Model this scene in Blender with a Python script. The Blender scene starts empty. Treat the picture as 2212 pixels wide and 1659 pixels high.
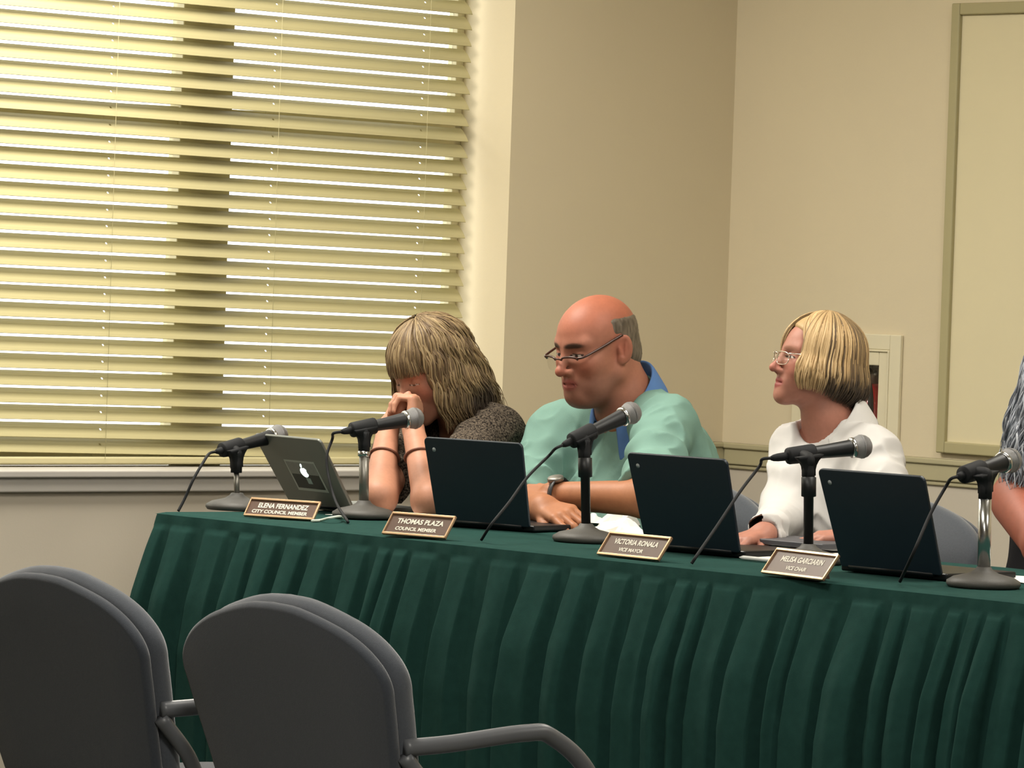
import bpy, math, random
import numpy as np
from mathutils import Matrix, Vector

random.seed(7)
RNG = np.random.default_rng(11)
scene = bpy.context.scene
COL = scene.collection

# ------------------------------------------------------------------ camera
W, Hpx = 2212.0, 1659.0
FPX = 10170.0                      # focal length in pixels
CAMH = 1.345
PITCH = math.atan((829.5 - 570.0) / FPX)
ROLL = 0.034
g = np.array([0, math.cos(PITCH), -math.sin(PITCH)])
r0 = np.array([1.0, 0, 0]); u0 = np.array([0, math.sin(PITCH), math.cos(PITCH)])
cr = math.cos(ROLL) * r0 + math.sin(ROLL) * u0
cu = -math.sin(ROLL) * r0 + math.cos(ROLL) * u0
CAM = np.array([0, 0, CAMH])
cd = bpy.data.cameras.new('camera'); cam = bpy.data.objects.new('camera', cd); COL.objects.link(cam)
cd.sensor_width = 36.0; cd.lens = 36.0 * FPX / W; cd.clip_start = 0.1; cd.clip_end = 200
cam.matrix_world = Matrix(((cr[0], cu[0], -g[0], 0), (cr[1], cu[1], -g[1], 0), (cr[2], cu[2], -g[2], CAMH), (0, 0, 0, 1)))
scene.camera = cam


def ray(px, py):
    d = (px - W / 2) / FPX * cr - (py - Hpx / 2) / FPX * cu + g
    return d / np.linalg.norm(d)


def hit(px, py, p0, n):
    d = ray(px, py)
    k = np.dot(np.asarray(p0) - CAM, n) / np.dot(d, n)
    return CAM + k * d


# ------------------------------------------------------------------ the axes of the room
U = np.array([0.6314, -0.7755, 0]); U /= np.linalg.norm(U)     # along the right wall, towards the viewer
V = np.array([-U[1], U[0], 0])                                  # along the window wall, away to the right
Z = np.array([0, 0, 1.0])
T = np.array([0.656, -0.7546, 0]); T /= np.linalg.norm(T)       # along the table
WD = np.array([-T[1], T[0], 0])                                 # across the table, towards the sitters
CORNER = np.array([0.595, 13.2, 0.0])
TABZ = 0.74
P0 = hit(335, 1105, (0, 0, TABZ), Z); P0[2] = 0                  # front left corner of the table


def tab(px, py, z=TABZ):
    return hit(px, py, (0, 0, z), Z)


def pt(px, py, w):
    return hit(px, py, P0 + WD * w, WD)


def tw(a, w, z):
    return P0 + T * a + WD * w + Z * z


def wallL(px, py, off=0.0):          # on the window wall plane (off > 0: outwards)
    return hit(px, py, CORNER - U * off, U)


def wallR(px, py, off=0.0):
    return hit(px, py, CORNER + V * off, V)


# ------------------------------------------------------------------ colours and materials
def lin(c):
    if isinstance(c, str):
        c = tuple(int(c[i:i + 2], 16) / 255 for i in (0, 2, 4))
    return tuple(x / 12.92 if x <= 0.04045 else ((x + 0.055) / 1.055) ** 2.4 for x in c)


def mat(name, col, rough=0.6, spec=0.3, metal=0.0, var=0.08, vscale=30.0, bump=0.0, bscale=200.0,
        col2=None, attr=None, stretch=None, sheen=0.0, trans=0.0, emit=None, estr=1.0, coat=0.0, contrast=None, detail=4.0):
    m = bpy.data.materials.new(name); m.use_nodes = True
    nt = m.node_tree; nd = nt.nodes; ln = nt.links
    b = nd['Principled BSDF']
    b.inputs['Roughness'].default_value = rough
    b.inputs['Specular IOR Level'].default_value = spec
    b.inputs['Metallic'].default_value = metal
    if sheen:
        b.inputs['Sheen Weight'].default_value = sheen
        b.inputs['Sheen Roughness'].default_value = 0.5
    if coat:
        b.inputs['Coat Weight'].default_value = coat
    tc = nd.new('ShaderNodeTexCoord'); mp = nd.new('ShaderNodeMapping')
    ln.new(tc.outputs['Object'], mp.inputs['Vector'])
    if stretch:
        mp.inputs['Scale'].default_value = stretch
    nz = nd.new('ShaderNodeTexNoise'); nz.inputs['Scale'].default_value = vscale; nz.inputs['Detail'].default_value = detail
    ln.new(mp.outputs['Vector'], nz.inputs['Vector'])
    mix = nd.new('ShaderNodeMix'); mix.data_type = 'RGBA'
    fac = nz.outputs['Fac']
    if contrast:
        rp = nd.new('ShaderNodeMapRange'); rp.inputs['From Min'].default_value = contrast[0]; rp.inputs['From Max'].default_value = contrast[1]
        ln.new(fac, rp.inputs['Value']); fac = rp.outputs['Result']
    ln.new(fac, mix.inputs['Factor'])
    c = lin(col)
    if attr:
        at = nd.new('ShaderNodeAttribute'); at.attribute_name = attr
        lo = nd.new('ShaderNodeMix'); lo.data_type = 'RGBA'; lo.blend_type = 'MULTIPLY'; lo.inputs['Factor'].default_value = 1
        ln.new(at.outputs['Color'], lo.inputs['A'])
        mix.inputs['A'].default_value = (1 - var, 1 - var, 1 - var, 1); mix.inputs['B'].default_value = (1 + var, 1 + var, 1 + var, 1)
        ln.new(mix.outputs['Result'], lo.inputs['B']); out = lo.outputs['Result']
    else:
        c2 = lin(col2) if col2 else None
        mix.inputs['A'].default_value = (*(x * (1 - var) for x in c), 1)
        mix.inputs['B'].default_value = (*(c2 if c2 else [min(1, x * (1 + var)) for x in c]), 1)
        out = mix.outputs['Result']
    ln.new(out, b.inputs['Base Color'])
    if bump:
        n2 = nd.new('ShaderNodeTexNoise'); n2.inputs['Scale'].default_value = bscale; n2.inputs['Detail'].default_value = 3
        ln.new(mp.outputs['Vector'], n2.inputs['Vector'])
        bp = nd.new('ShaderNodeBump'); bp.inputs['Strength'].default_value = bump; bp.inputs['Distance'].default_value = 0.002
        ln.new(n2.outputs['Fac'], bp.inputs['Height']); ln.new(bp.outputs['Normal'], b.inputs['Normal'])
    if emit:
        b.inputs['Emission Color'].default_value = (*lin(emit), 1); b.inputs['Emission Strength'].default_value = estr
    if trans:
        tr = nd.new('ShaderNodeBsdfTranslucent'); ms = nd.new('ShaderNodeMixShader'); ms.inputs['Fac'].default_value = trans
        ln.new(out, tr.inputs['Color']); ln.new(b.outputs['BSDF'], ms.inputs[1]); ln.new(tr.outputs['BSDF'], ms.inputs[2])
        ln.new(ms.outputs['Shader'], nd['Material Output'].inputs['Surface'])
    return m


def glass(name, tint=(1, 1, 1), gloss=0.06, rough=0.02):
    m = bpy.data.materials.new(name); m.use_nodes = True
    nt = m.node_tree; nd = nt.nodes; ln = nt.links
    nd.remove(nd['Principled BSDF'])
    t = nd.new('ShaderNodeBsdfTransparent'); t.inputs['Color'].default_value = (*tint, 1)
    gl = nd.new('ShaderNodeBsdfGlossy'); gl.inputs['Roughness'].default_value = rough
    lw = nd.new('ShaderNodeLayerWeight'); pw = nd.new('ShaderNodeMath'); pw.operation = 'POWER'; pw.inputs[1].default_value = 4.0
    mr = nd.new('ShaderNodeMapRange'); mr.inputs['To Min'].default_value = 0.03; mr.inputs['To Max'].default_value = 0.7
    ln.new(lw.outputs['Facing'], pw.inputs[0]); ln.new(pw.outputs['Value'], mr.inputs['Value'])
    ms = nd.new('ShaderNodeMixShader')
    ln.new(mr.outputs['Result'], ms.inputs['Fac'])
    ln.new(t.outputs['BSDF'], ms.inputs[1]); ln.new(gl.outputs['BSDF'], ms.inputs[2])
    ln.new(ms.outputs['Shader'], nd['Material Output'].inputs['Surface'])
    return m


# ------------------------------------------------------------------ objects
ROOTM = {}


def frame(loc, xa=None, ya=None):
    """4x4 matrix with x along xa (horizontal), z up."""
    loc = np.asarray(loc, float)
    if xa is None:
        xa = np.array([1.0, 0, 0])
    xa = np.asarray(xa, float) / np.linalg.norm(xa)
    ya = np.cross(Z, xa)
    M = np.eye(4); M[:3, 0] = xa; M[:3, 1] = ya; M[:3, 2] = Z; M[:3, 3] = loc
    return M


def tag(o, label=None, cat=None, group=None, kind=None):
    if label: o['label'] = label
    if cat: o['category'] = cat
    if group: o['group'] = group
    if kind: o['kind'] = kind
    return o


def empty(name, M, label, cat, group=None):
    o = bpy.data.objects.new(name, None); COL.objects.link(o)
    o.empty_display_size = 0.05
    o.matrix_world = Matrix(M.tolist())
    ROOTM[o] = M
    return tag(o, label, cat, group)


def make(name, verts, faces, m, parent=None, M=None, smooth=True, color=None, bevel=0.0, sub=0, thick=0.0, angle=None, local=False):
    """Link one mesh. verts are world coordinates unless local=True; M is the object's own frame (top-level)."""
    verts = np.asarray(verts, float).reshape(-1, 3)
    if parent is not None:
        M = ROOTM[parent]
    if M is None:
        M = np.eye(4)
    if not local:
        Mi = np.linalg.inv(M)
        verts = verts @ Mi[:3, :3].T + Mi[:3, 3]
    me = bpy.data.meshes.new(name)
    if isinstance(faces, np.ndarray):
        nf, k = faces.shape
        me.vertices.add(len(verts)); me.vertices.foreach_set('co', verts.astype(np.float32).ravel())
        me.loops.add(nf * k); me.loops.foreach_set('vertex_index', faces.astype(np.int32).ravel())
        me.polygons.add(nf)
        me.polygons.foreach_set('loop_start', np.arange(0, nf * k, k, dtype=np.int32))
        me.update(calc_edges=True)
    else:
        me.from_pydata(verts.tolist(), [], faces)
    me.validate()
    me.materials.append(m)
    if smooth:
        me.polygons.foreach_set('use_smooth', [True] * len(me.polygons))
    if color is not None:
        ca = me.color_attributes.new('col', 'FLOAT_COLOR', 'POINT')
        c4 = np.ones((len(verts), 4), np.float32); c4[:, :3] = color
        ca.data.foreach_set('color', c4.ravel())
    o = bpy.data.objects.new(name, me); COL.objects.link(o)
    if parent is not None:
        o.parent = parent
        ROOTM[o] = M
    else:
        o.matrix_world = Matrix(M.tolist()); ROOTM[o] = M
    if thick:
        s = o.modifiers.new('solid', 'SOLIDIFY'); s.thickness = thick; s.offset = 0
    if bevel:
        b = o.modifiers.new('bevel', 'BEVEL'); b.width = bevel; b.segments = 3; b.limit_method = 'ANGLE'; b.angle_limit = 0.6
    if sub:
        s = o.modifiers.new('sub', 'SUBSURF'); s.levels = sub; s.render_levels = sub
    if angle is not None:
        try:
            me.set_sharp_from_angle(angle=angle)
        except Exception:
            pass
    return o


class MB:
    def __init__(self):
        self.v = []; self.f = []; self.n = 0

    def add(self, v, f):
        v = np.asarray(v, float)
        self.v.append(v); self.f += [tuple(i + self.n for i in q) for q in f]; self.n += len(v)
        return self

    def box(self, c, sx, sy, sz, ax=(1, 0, 0), ay=(0, 1, 0), az=(0, 0, 1)):
        c = np.asarray(c, float); ax, ay, az = (np.asarray(a, float) for a in (ax, ay, az))
        v = [c + ax * sx / 2 * i + ay * sy / 2 * j + az * sz / 2 * k for i in (-1, 1) for j in (-1, 1) for k in (-1, 1)]
        f = [(0, 1, 3, 2), (4, 6, 7, 5), (0, 4, 5, 1), (2, 3, 7, 6), (0, 2, 6, 4), (1, 5, 7, 3)]
        if np.dot(np.cross(ax, ay), az) < 0:
            f = [q[::-1] for q in f]
        return self.add(v, f)

    def tube(self, pts, r, n=10, flat=None, cap=True):
        pts = np.asarray(pts, float); k = len(pts)
        r = np.broadcast_to(np.asarray(r, float), (k,))
        tg = np.gradient(pts, axis=0); tg /= np.linalg.norm(tg, axis=1, keepdims=True) + 1e-12
        ref = np.array([0, 0, 1.0]) if abs(tg[0][2]) < 0.9 else np.array([1.0, 0, 0])
        nn = np.cross(tg[0], ref); nn /= np.linalg.norm(nn)
        V_ = []
        for i in range(k):
            nn = nn - tg[i] * np.dot(nn, tg[i]); nn /= np.linalg.norm(nn) + 1e-12
            bb = np.cross(tg[i], nn)
            for j in range(n):
                a = 2 * math.pi * j / n
                V_.append(pts[i] + r[i] * (math.cos(a) * nn + math.sin(a) * bb * (flat or 1)))
        F_ = []
        for i in range(k - 1):
            for j in range(n):
                F_.append((i * n + j, i * n + (j + 1) % n, (i + 1) * n + (j + 1) % n, (i + 1) * n + j))
        if cap:
            F_.append(tuple(range(n))[::-1]); F_.append(tuple((k - 1) * n + j for j in range(n)))
        return self.add(V_, F_)

    def lathe(self, o, ax, prof, n=24):
        """prof: list of (distance along ax, radius)."""
        o = np.asarray(o, float); ax = np.asarray(ax, float) / np.linalg.norm(ax)
        ref = np.array([0, 0, 1.0]) if abs(ax[2]) < 0.9 else np.array([1.0, 0, 0])
        a = np.cross(ax, ref); a /= np.linalg.norm(a); b = np.cross(ax, a)
        V_ = []
        for h, r in prof:
            for j in range(n):
                t = 2 * math.pi * j / n
                V_.append(o + ax * h + max(r, 1e-5) * (math.cos(t) * a + math.sin(t) * b))
        F_ = []
        for i in range(len(prof) - 1):
            for j in range(n):
                F_.append((i * n + j, i * n + (j + 1) % n, (i + 1) * n + (j + 1) % n, (i + 1) * n + j))
        F_.append(tuple(range(n))[::-1]); F_.append(tuple((len(prof) - 1) * n + j for j in range(n)))
        return self.add(V_, F_)

    def prism(self, poly, o, ax, ay, depth, az=None):
        """2D outline in (ax, ay) extruded by depth along az."""
        o, ax, ay = (np.asarray(a, float) for a in (o, ax, ay))
        az = np.cross(ax, ay) if az is None else np.asarray(az, float)
        n = len(poly)
        a = [o + ax * p[0] + ay * p[1] for p in poly]
        V_ = a + [q + az * depth for q in a]
        F_ = [tuple(range(n))[::-1], tuple(range(n, 2 * n))] + [(i, (i + 1) % n, n + (i + 1) % n, n + i) for i in range(n)]
        return self.add(V_, F_)

    def make(self, name, m, parent=None, **k):
        return make(name, np.concatenate(self.v), self.f, m, parent, **k)


def smooth_path(P, n=24):
    """Catmull-Rom through points."""
    P = np.asarray(P, float)
    Q = np.vstack([2 * P[0] - P[1], P, 2 * P[-1] - P[-2]])
    out = []
    for i in range(1, len(Q) - 2):
        for k in range(n):
            t = k / n
            out.append(0.5 * ((2 * Q[i]) + (-Q[i - 1] + Q[i + 1]) * t + (2 * Q[i - 1] - 5 * Q[i] + 4 * Q[i + 1] - Q[i + 2]) * t * t
                              + (-Q[i - 1] + 3 * Q[i] - 3 * Q[i + 1] + Q[i + 2]) * t ** 3))
    out.append(P[-1])
    return np.array(out)


def copy_tree(o, parent=None):
    c = o.copy(); COL.objects.link(c)
    if parent is not None:
        c.parent = parent
    for ch in [x for x in bpy.data.objects if x.parent == o]:
        copy_tree(ch, c)
    return c


def rot_about(v, axis, ang):
    axis = np.asarray(axis, float) / np.linalg.norm(axis)
    return v * math.cos(ang) + np.cross(axis, v) * math.sin(ang) + axis * np.dot(axis, v) * (1 - math.cos(ang))


# ------------------------------------------------------------------ distance-field modelling (bodies, clothes)
def vnoise(P, seed=0):
    P = np.asarray(P, np.float64)
    i = np.floor(P).astype(np.int64); f = P - i; f = f * f * (3 - 2 * f)

    def h(x, y, z):
        n = (x * 374761393 + y * 668265263 + z * 2147483647 + seed * 144269504) & 0xffffffff
        n = ((n ^ (n >> 13)) * 1274126177) & 0xffffffff
        return ((n ^ (n >> 16)) & 0xffff) / 65535.0
    x, y, z = i[:, 0], i[:, 1], i[:, 2]
    out = 0
    for dx in (0, 1):
        for dy in (0, 1):
            for dz in (0, 1):
                wgt = (f[:, 0] if dx else 1 - f[:, 0]) * (f[:, 1] if dy else 1 - f[:, 1]) * (f[:, 2] if dz else 1 - f[:, 2])
                out = out + wgt * h(x + dx, y + dy, z + dz)
    return out * 2 - 1


def smin(a, b, k):
    h = np.maximum(k - np.abs(a - b), 0) / k
    return np.minimum(a, b) - h * h * k * 0.25


def smax(a, b, k):
    return -smin(-a, -b, k)


def ell(P, c, r):
    q = (P - np.asarray(c)) ; r = np.asarray(r, float)
    k0 = np.linalg.norm(q / r, axis=1); k1 = np.linalg.norm(q / (r * r), axis=1) + 1e-9
    return np.where(k0 < 1e-6, -r.min(), k0 * (k0 - 1) / k1)


def sph(P, c, r):
    return np.linalg.norm(P - np.asarray(c), axis=1) - r


def rc(P, a, b, r1, r2):
    a = np.asarray(a, float); b = np.asarray(b, float); ab = b - a
    t = np.clip((P - a) @ ab / (ab @ ab), 0, 1)
    return np.linalg.norm(P - a - t[:, None] * ab, axis=1) - (r1 + (r2 - r1) * t)


def chain(P, pts, rad, k=0.02):
    d = None
    for i in range(len(pts) - 1):
        e = rc(P, pts[i], pts[i + 1], rad[i], rad[i + 1])
        d = e if d is None else smin(d, e, k)
    return d


def near(P, c, R, f, pad=0.02):
    """evaluate f only inside a sphere, a safe bound elsewhere."""
    dist = np.linalg.norm(P - np.asarray(c), axis=1) - R
    m = dist < pad
    out = dist + 0.004
    out = np.maximum(out, 0.004)
    if m.any():
        out[m] = f(P[m])
    return out


def sdf_mesh(f, lo, hi, h, slack=1.7):
    lo = np.asarray(lo, float); hi = np.asarray(hi, float)
    B = 8
    nb = np.ceil((hi - lo) / (h * B)).astype(int) + 1
    bi = np.stack(np.meshgrid(*[np.arange(n) for n in nb], indexing='ij'), -1).reshape(-1, 3)
    cen = lo + (bi + 0.5) * B * h - 0.5 * h
    d = f(cen)
    act = np.abs(d) < B * h * 0.5 * 1.732 * slack
    D = np.full(nb * B, 1.0, np.float32)
    D6 = D.reshape(nb[0], B, nb[1], B, nb[2], B)
    ins = bi[(d < 0) & ~act]
    D6[ins[:, 0], :, ins[:, 1], :, ins[:, 2], :] = -1.0
    ab = bi[act]
    off = np.stack(np.meshgrid(*[np.arange(B)] * 3, indexing='ij'), -1).reshape(-1, 3)
    CH = 1200
    for s in range(0, len(ab), CH):
        q = ab[s:s + CH]
        idx = q[:, None, :] * B + off[None]
        val = f((lo + idx.reshape(-1, 3) * h)).astype(np.float32)
        D[idx[..., 0].ravel(), idx[..., 1].ravel(), idx[..., 2].ravel()] = val
    return surface_nets(D, lo, h)


def surface_nets(D, lo, h):
    S = D < 0
    nx, ny, nz = D.shape
    c = np.zeros((nx - 1, ny - 1, nz - 1), np.uint8)
    for dx in (0, 1):
        for dy in (0, 1):
            for dz in (0, 1):
                c += S[dx:nx - 1 + dx, dy:ny - 1 + dy, dz:nz - 1 + dz]
    cells = np.argwhere((c > 0) & (c < 8))
    idm = np.full((nx - 1, ny - 1, nz - 1), -1, np.int32)
    idm[cells[:, 0], cells[:, 1], cells[:, 2]] = np.arange(len(cells))
    acc = np.zeros((len(cells), 3)); cnt = np.zeros(len(cells))
    corners = [(a, b, e) for a in (0, 1) for b in (0, 1) for e in (0, 1)]
    for p in corners:
        for ax in range(3):
            if p[ax]:
                continue
            q = list(p); q[ax] = 1
            va = D[cells[:, 0] + p[0], cells[:, 1] + p[1], cells[:, 2] + p[2]].astype(float)
            vb = D[cells[:, 0] + q[0], cells[:, 1] + q[1], cells[:, 2] + q[2]].astype(float)
            m = (va < 0) != (vb < 0)
            t = np.where(m, va / np.where(m, va - vb, 1), 0)
            pos = np.tile(np.array(p, float), (len(cells), 1)); pos[:, ax] += t
            acc += pos * m[:, None]; cnt += m
    verts = lo + (cells + acc / cnt[:, None]) * h
    F = []
    for ax in range(3):
        o1, o2 = [(1, 2), (2, 0), (0, 1)][ax]
        sl = [slice(1, None)] * 3; sl2 = [slice(1, None)] * 3
        a = [slice(1, -1)] * 3; a[ax] = slice(0, -1)
        b = [slice(1, -1)] * 3; b[ax] = slice(1, None)
        sa, sb = S[tuple(a)], S[tuple(b)]
        for flip in (0, 1):
            e = np.argwhere((sa & ~sb) if not flip else (~sa & sb))
            if not len(e):
                continue
            e = e + 1; e[:, ax] -= 1

            def cid(d1, d2):
                q = e.copy(); q[:, o1] += d1; q[:, o2] += d2
                return idm[q[:, 0], q[:, 1], q[:, 2]]
            quad = np.stack([cid(-1, -1), cid(0, -1), cid(0, 0), cid(-1, 0)], 1)
            if flip:
                quad = quad[:, ::-1]
            F.append(quad)
    F = np.concatenate(F)
    F = F[(F >= 0).all(1)]
    return verts, F


def relax(v, F, n=2, lam=0.4):
    E = np.concatenate([F[:, [0, 1]], F[:, [1, 2]], F[:, [2, 3]], F[:, [3, 0]]])
    E = np.concatenate([E, E[:, ::-1]])
    deg = np.bincount(E[:, 0], minlength=len(v))[:, None]
    for k in range(n):
        for l in (lam, -lam * 1.02):
            s = np.stack([np.bincount(E[:, 0], weights=v[E[:, 1], i], minlength=len(v)) for i in range(3)], 1)
            v = v + l * (s / np.maximum(deg, 1) - v)
    return v
# ================================================================== materials
M_wall = mat('wall_paint', 'cdc0a3', rough=0.75, spec=0.2, var=0.03, vscale=3, bump=0.08, bscale=180)
M_dado = mat('dado_paint', 'bab1a2', rough=0.7, spec=0.2, var=0.03, vscale=4, bump=0.08, bscale=180)
M_rail = mat('rail_paint', 'a8a080', rough=0.45, spec=0.4, var=0.05, vscale=8)
M_sill = mat('sill_paint', 'aea9a2', rough=0.35, spec=0.5, var=0.06, vscale=9)
M_ceil = mat('ceiling_tile', 'e4ddcc', rough=0.9, var=0.05, vscale=60)
M_floor = mat('carpet', '5a5a52', rough=0.95, var=0.25, vscale=300, bump=0.4, bscale=500)
M_slat = mat('slat_vinyl', 'b5ac82', rough=0.5, spec=0.3, var=0.03, vscale=6, trans=0.15)
M_cord = mat('cord_white', 'bdb48c', rough=0.8, var=0.03)
M_frame = mat('window_frame_paint', 'c9c09c', rough=0.5, var=0.04)
M_glass = glass('window_glass')
M_cream = mat('cabinet_enamel', 'd3caae', rough=0.4, spec=0.4, var=0.02, vscale=8)
M_creamdark = mat('board_frame', 'a39a74', rough=0.5, spec=0.4, var=0.03, vscale=8)
M_board = mat('board_surface', 'd0c5a3', rough=0.6, spec=0.3, var=0.02, vscale=6)
M_black = mat('black_plastic', '17181a', rough=0.45, spec=0.4, var=0.15, vscale=60)
M_blackmat = mat('black_rubber', '1c1d1f', rough=0.7, spec=0.25, var=0.15, vscale=80)
M_niche = mat('niche_dark', '45433a', rough=0.8, var=0.1)
M_red = mat('red_enamel', 'b3161c', rough=0.25, spec=0.5, var=0.05, vscale=20, coat=0.4)
M_chrome = mat('chrome', 'c9c9c9', rough=0.22, metal=1.0, var=0.03)
M_steel = mat('grey_steel', '8d8a83', rough=0.4, metal=0.8, var=0.08, vscale=50)
M_grille = mat('grille_steel', '8b8a8a', rough=0.42, metal=0.7, var=0.25, vscale=900, bump=0.9, bscale=1200)
M_basegrey = mat('cast_base', '4c4a46', rough=0.55, spec=0.35, var=0.12, vscale=120, bump=0.2, bscale=500)
M_paper = mat('paper', 'e9e6de', rough=0.8, var=0.03, vscale=20)
M_green = mat('green_cloth', '22403b', rough=0.95, spec=0.05, var=0.2, vscale=45, bump=0.25, bscale=900)
M_wood = mat('table_wood', '6f5a40', rough=0.5, var=0.1)
M_fabric = mat('grey_upholstery', '3c4047', rough=0.95, spec=0.1, var=0.18, vscale=260, bump=0.35, bscale=900, sheen=0.35)
M_fabricedge = mat('grey_cushion', '4d5158', rough=0.95, spec=0.1, var=0.18, vscale=260, bump=0.35, bscale=900, sheen=0.45)
M_tube = mat('dark_tube', '5a5c60', rough=0.4, spec=0.5, var=0.06)
M_navy = mat('laptop_navy', '16222c', rough=0.42, spec=0.45, var=0.06, vscale=30)
M_navyedge = mat('laptop_black', '0d1013', rough=0.4, var=0.05)
M_alu = mat('laptop_grey', '6d6f68', rough=0.45, spec=0.4, metal=0.25, var=0.05, vscale=20)
M_dot = mat('badge_grey', '9aa0a2', rough=0.35, var=0.02)
M_brass = mat('brass_trim', 'd9b894', rough=0.3, metal=0.75, var=0.05)
M_plate = mat('plate_brown', '5a453a', rough=0.4, spec=0.4, var=0.06, vscale=30)
M_letters = mat('plate_letters', 'dcd6c8', rough=0.5, var=0.02)

# ================================================================== room shell
CEIL = 2.85
ROOML, ROOMW = 15.0, 13.5          # along -V from the corner, along U from the corner
WTH = 0.26                          # wall thickness
# window wall: frame with x along -V (s), y along U (into the room), z up
S1 = 0.80; S2 = 4.2; WZ0 = 0.79; WZ1 = 2.45


def wl(s, d, z):                    # s along the window wall from the corner, d outwards
    return CORNER - V * s - U * d + Z * z


def wbox(mb, s0, s1, d0, d1, z0, z1):
    return mb.box(wl((s0 + s1) / 2, (d0 + d1) / 2, (z0 + z1) / 2), s1 - s0, d1 - d0, z1 - z0, -V, -U, Z)


def wr(a, d, z):                    # a along the right wall from the corner, d outwards
    return CORNER + U * a + V * d + Z * z


def rbox(mb, a0, a1, d0, d1, z0, z1):
    return mb.box(wr((a0 + a1) / 2, (d0 + d1) / 2, (z0 + z1) / 2), a1 - a0, d1 - d0, z1 - z0, U, V, Z)


RZ0, RZ1 = 0.806, 0.866             # chair rail
mb = MB()
wbox(mb, -WTH, S1, 0, WTH, RZ0, CEIL); wbox(mb, S1, S2, 0, WTH, WZ1, CEIL); wbox(mb, S2, ROOML + WTH, 0, WTH, RZ0, CEIL)
tag(mb.make('wall_window', M_wall, smooth=False), kind='structure')
mb = MB()
wbox(mb, -WTH, S1, 0, WTH, 0, RZ0); wbox(mb, S1, S2, 0, WTH, 0, WZ0 - 0.045); wbox(mb, S2, ROOML + WTH, 0, WTH, 0, RZ0)
tag(mb.make('wall_window_lower', M_dado, smooth=False), kind='structure')
mb = MB()
wbox(mb, 0.0, S1 - 0.001, -0.022, 0.0, RZ0, RZ1); wbox(mb, 0, S1 - .001, -0.03, 0, RZ1 - .014, RZ1); wbox(mb, S2, ROOML, -0.022, 0, RZ0, RZ1)
tag(mb.make('trim_1', M_rail, smooth=False, bevel=0.004), kind='structure')

# right wall with the niche of the extinguisher cabinet
NA0, NA1, NZ0, NZ1 = 0.375, 0.635, 0.62, 1.114
mb = MB()
rbox(mb, 0, NA0, 0, WTH, RZ0, CEIL); rbox(mb, NA1, ROOMW, 0, WTH, RZ0, CEIL); rbox(mb, NA0, NA1, 0, WTH, NZ1, CEIL)
tag(mb.make('wall_right', M_wall, smooth=False), kind='structure')
mb = MB()
rbox(mb, 0, NA0, 0, WTH, 0, RZ0); rbox(mb, NA1, ROOMW, 0, WTH, 0, RZ0); rbox(mb, NA0, NA1, 0, WTH, 0, NZ0)
tag(mb.make('wall_right_lower', M_dado, smooth=False), kind='structure')
mb = MB()
for a0, a1 in ((0.022, 0.30), (0.718, ROOMW)):
    rbox(mb, a0, a1, -0.014, 0, RZ0, RZ1); rbox(mb, a0, a1, -0.021, 0, RZ1 - .016, RZ1); rbox(mb, a0, a1, -0.008, 0, RZ0 - 0.012, RZ0)
tag(mb.make('trim_2', M_rail, smooth=False, bevel=0.005), kind='structure')

# far walls, floor, ceiling
mb = MB(); mb.box(CORNER + U * (ROOMW + WTH / 2) - V * ROOML / 2 + Z * CEIL / 2, WTH, ROOML + 2 * WTH, CEIL, U, V, Z)
tag(mb.make('wall_back', M_wall, smooth=False), kind='structure')
mb = MB(); mb.box(CORNER + U * ROOMW / 2 - V * (ROOML + WTH / 2) + Z * CEIL / 2, ROOMW, WTH, CEIL, U, V, Z)
tag(mb.make('wall_left', M_wall, smooth=False), kind='structure')
ctr = CORNER + U * ROOMW / 2 - V * ROOML / 2
mb = MB(); mb.box(ctr - Z * 0.05, ROOMW + 2 * WTH, ROOML + 2 * WTH, 0.1, U, V, Z)
tag(mb.make('floor', M_floor, smooth=False), kind='structure')
mb = MB(); mb.box(ctr + Z * (CEIL + 0.05), ROOMW + 2 * WTH, ROOML + 2 * WTH, 0.1, U, V, Z)
tag(mb.make('ceiling', M_ceil, smooth=False), kind='structure')

# window: frame with mullions, panes, sill
FM = frame(wl((S1 + S2) / 2, 0.2, WZ0), -V)
mb = MB()
fd0, fd1 = 0.215, 0.255
wbox(mb, S1, S1 + 0.025, fd0, fd1, WZ0, WZ1); wbox(mb, S2 - 0.05, S2, fd0, fd1, WZ0, WZ1)
wbox(mb, S1, S2, fd0, fd1, WZ0, WZ0 + 0.085); wbox(mb, S1, S2, fd0, fd1, WZ1 - 0.06, WZ1)
SM = -np.dot(wallL(428, 500, 0.225) - CORNER, V)
for s in (SM, SM + 1.05):
    wbox(mb, s - 0.082, s + 0.082, fd0 - 0.012, fd1, WZ0, WZ1)
wbox(mb, S1, S2, fd0, fd1, 1.655, 1.725)
win = tag(mb.make('window_1', M_frame, M=FM, smooth=False, bevel=0.003), kind='structure')
mb = MB()
edges = [S1 + 0.025, SM - 0.08, SM + 0.08, SM + 1.05 - .08, SM + 1.05 + 0.08, S2 - 0.05]
for i in (0, 2, 4):
    for z0, z1 in ((WZ0 + 0.085, 1.655), (1.725, WZ1 - 0.06)):
        wbox(mb, edges[i], edges[i + 1], 0.233, 0.237, z0, z1)
mb.make('pane', M_glass, win, smooth=False)
mb = MB()
wbox(mb, S1 - 0.001, S2 + 0.001, -0.032, 0.215, WZ0 - 0.018, WZ0)
wbox(mb, S1 - 0.001, S2 + 0.001, -0.02, 0.02, WZ0 - 0.055, WZ0 - 0.016)
tag(mb.make('window_1_sill', M_sill, smooth=False, bevel=0.004), kind='structure')

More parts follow.
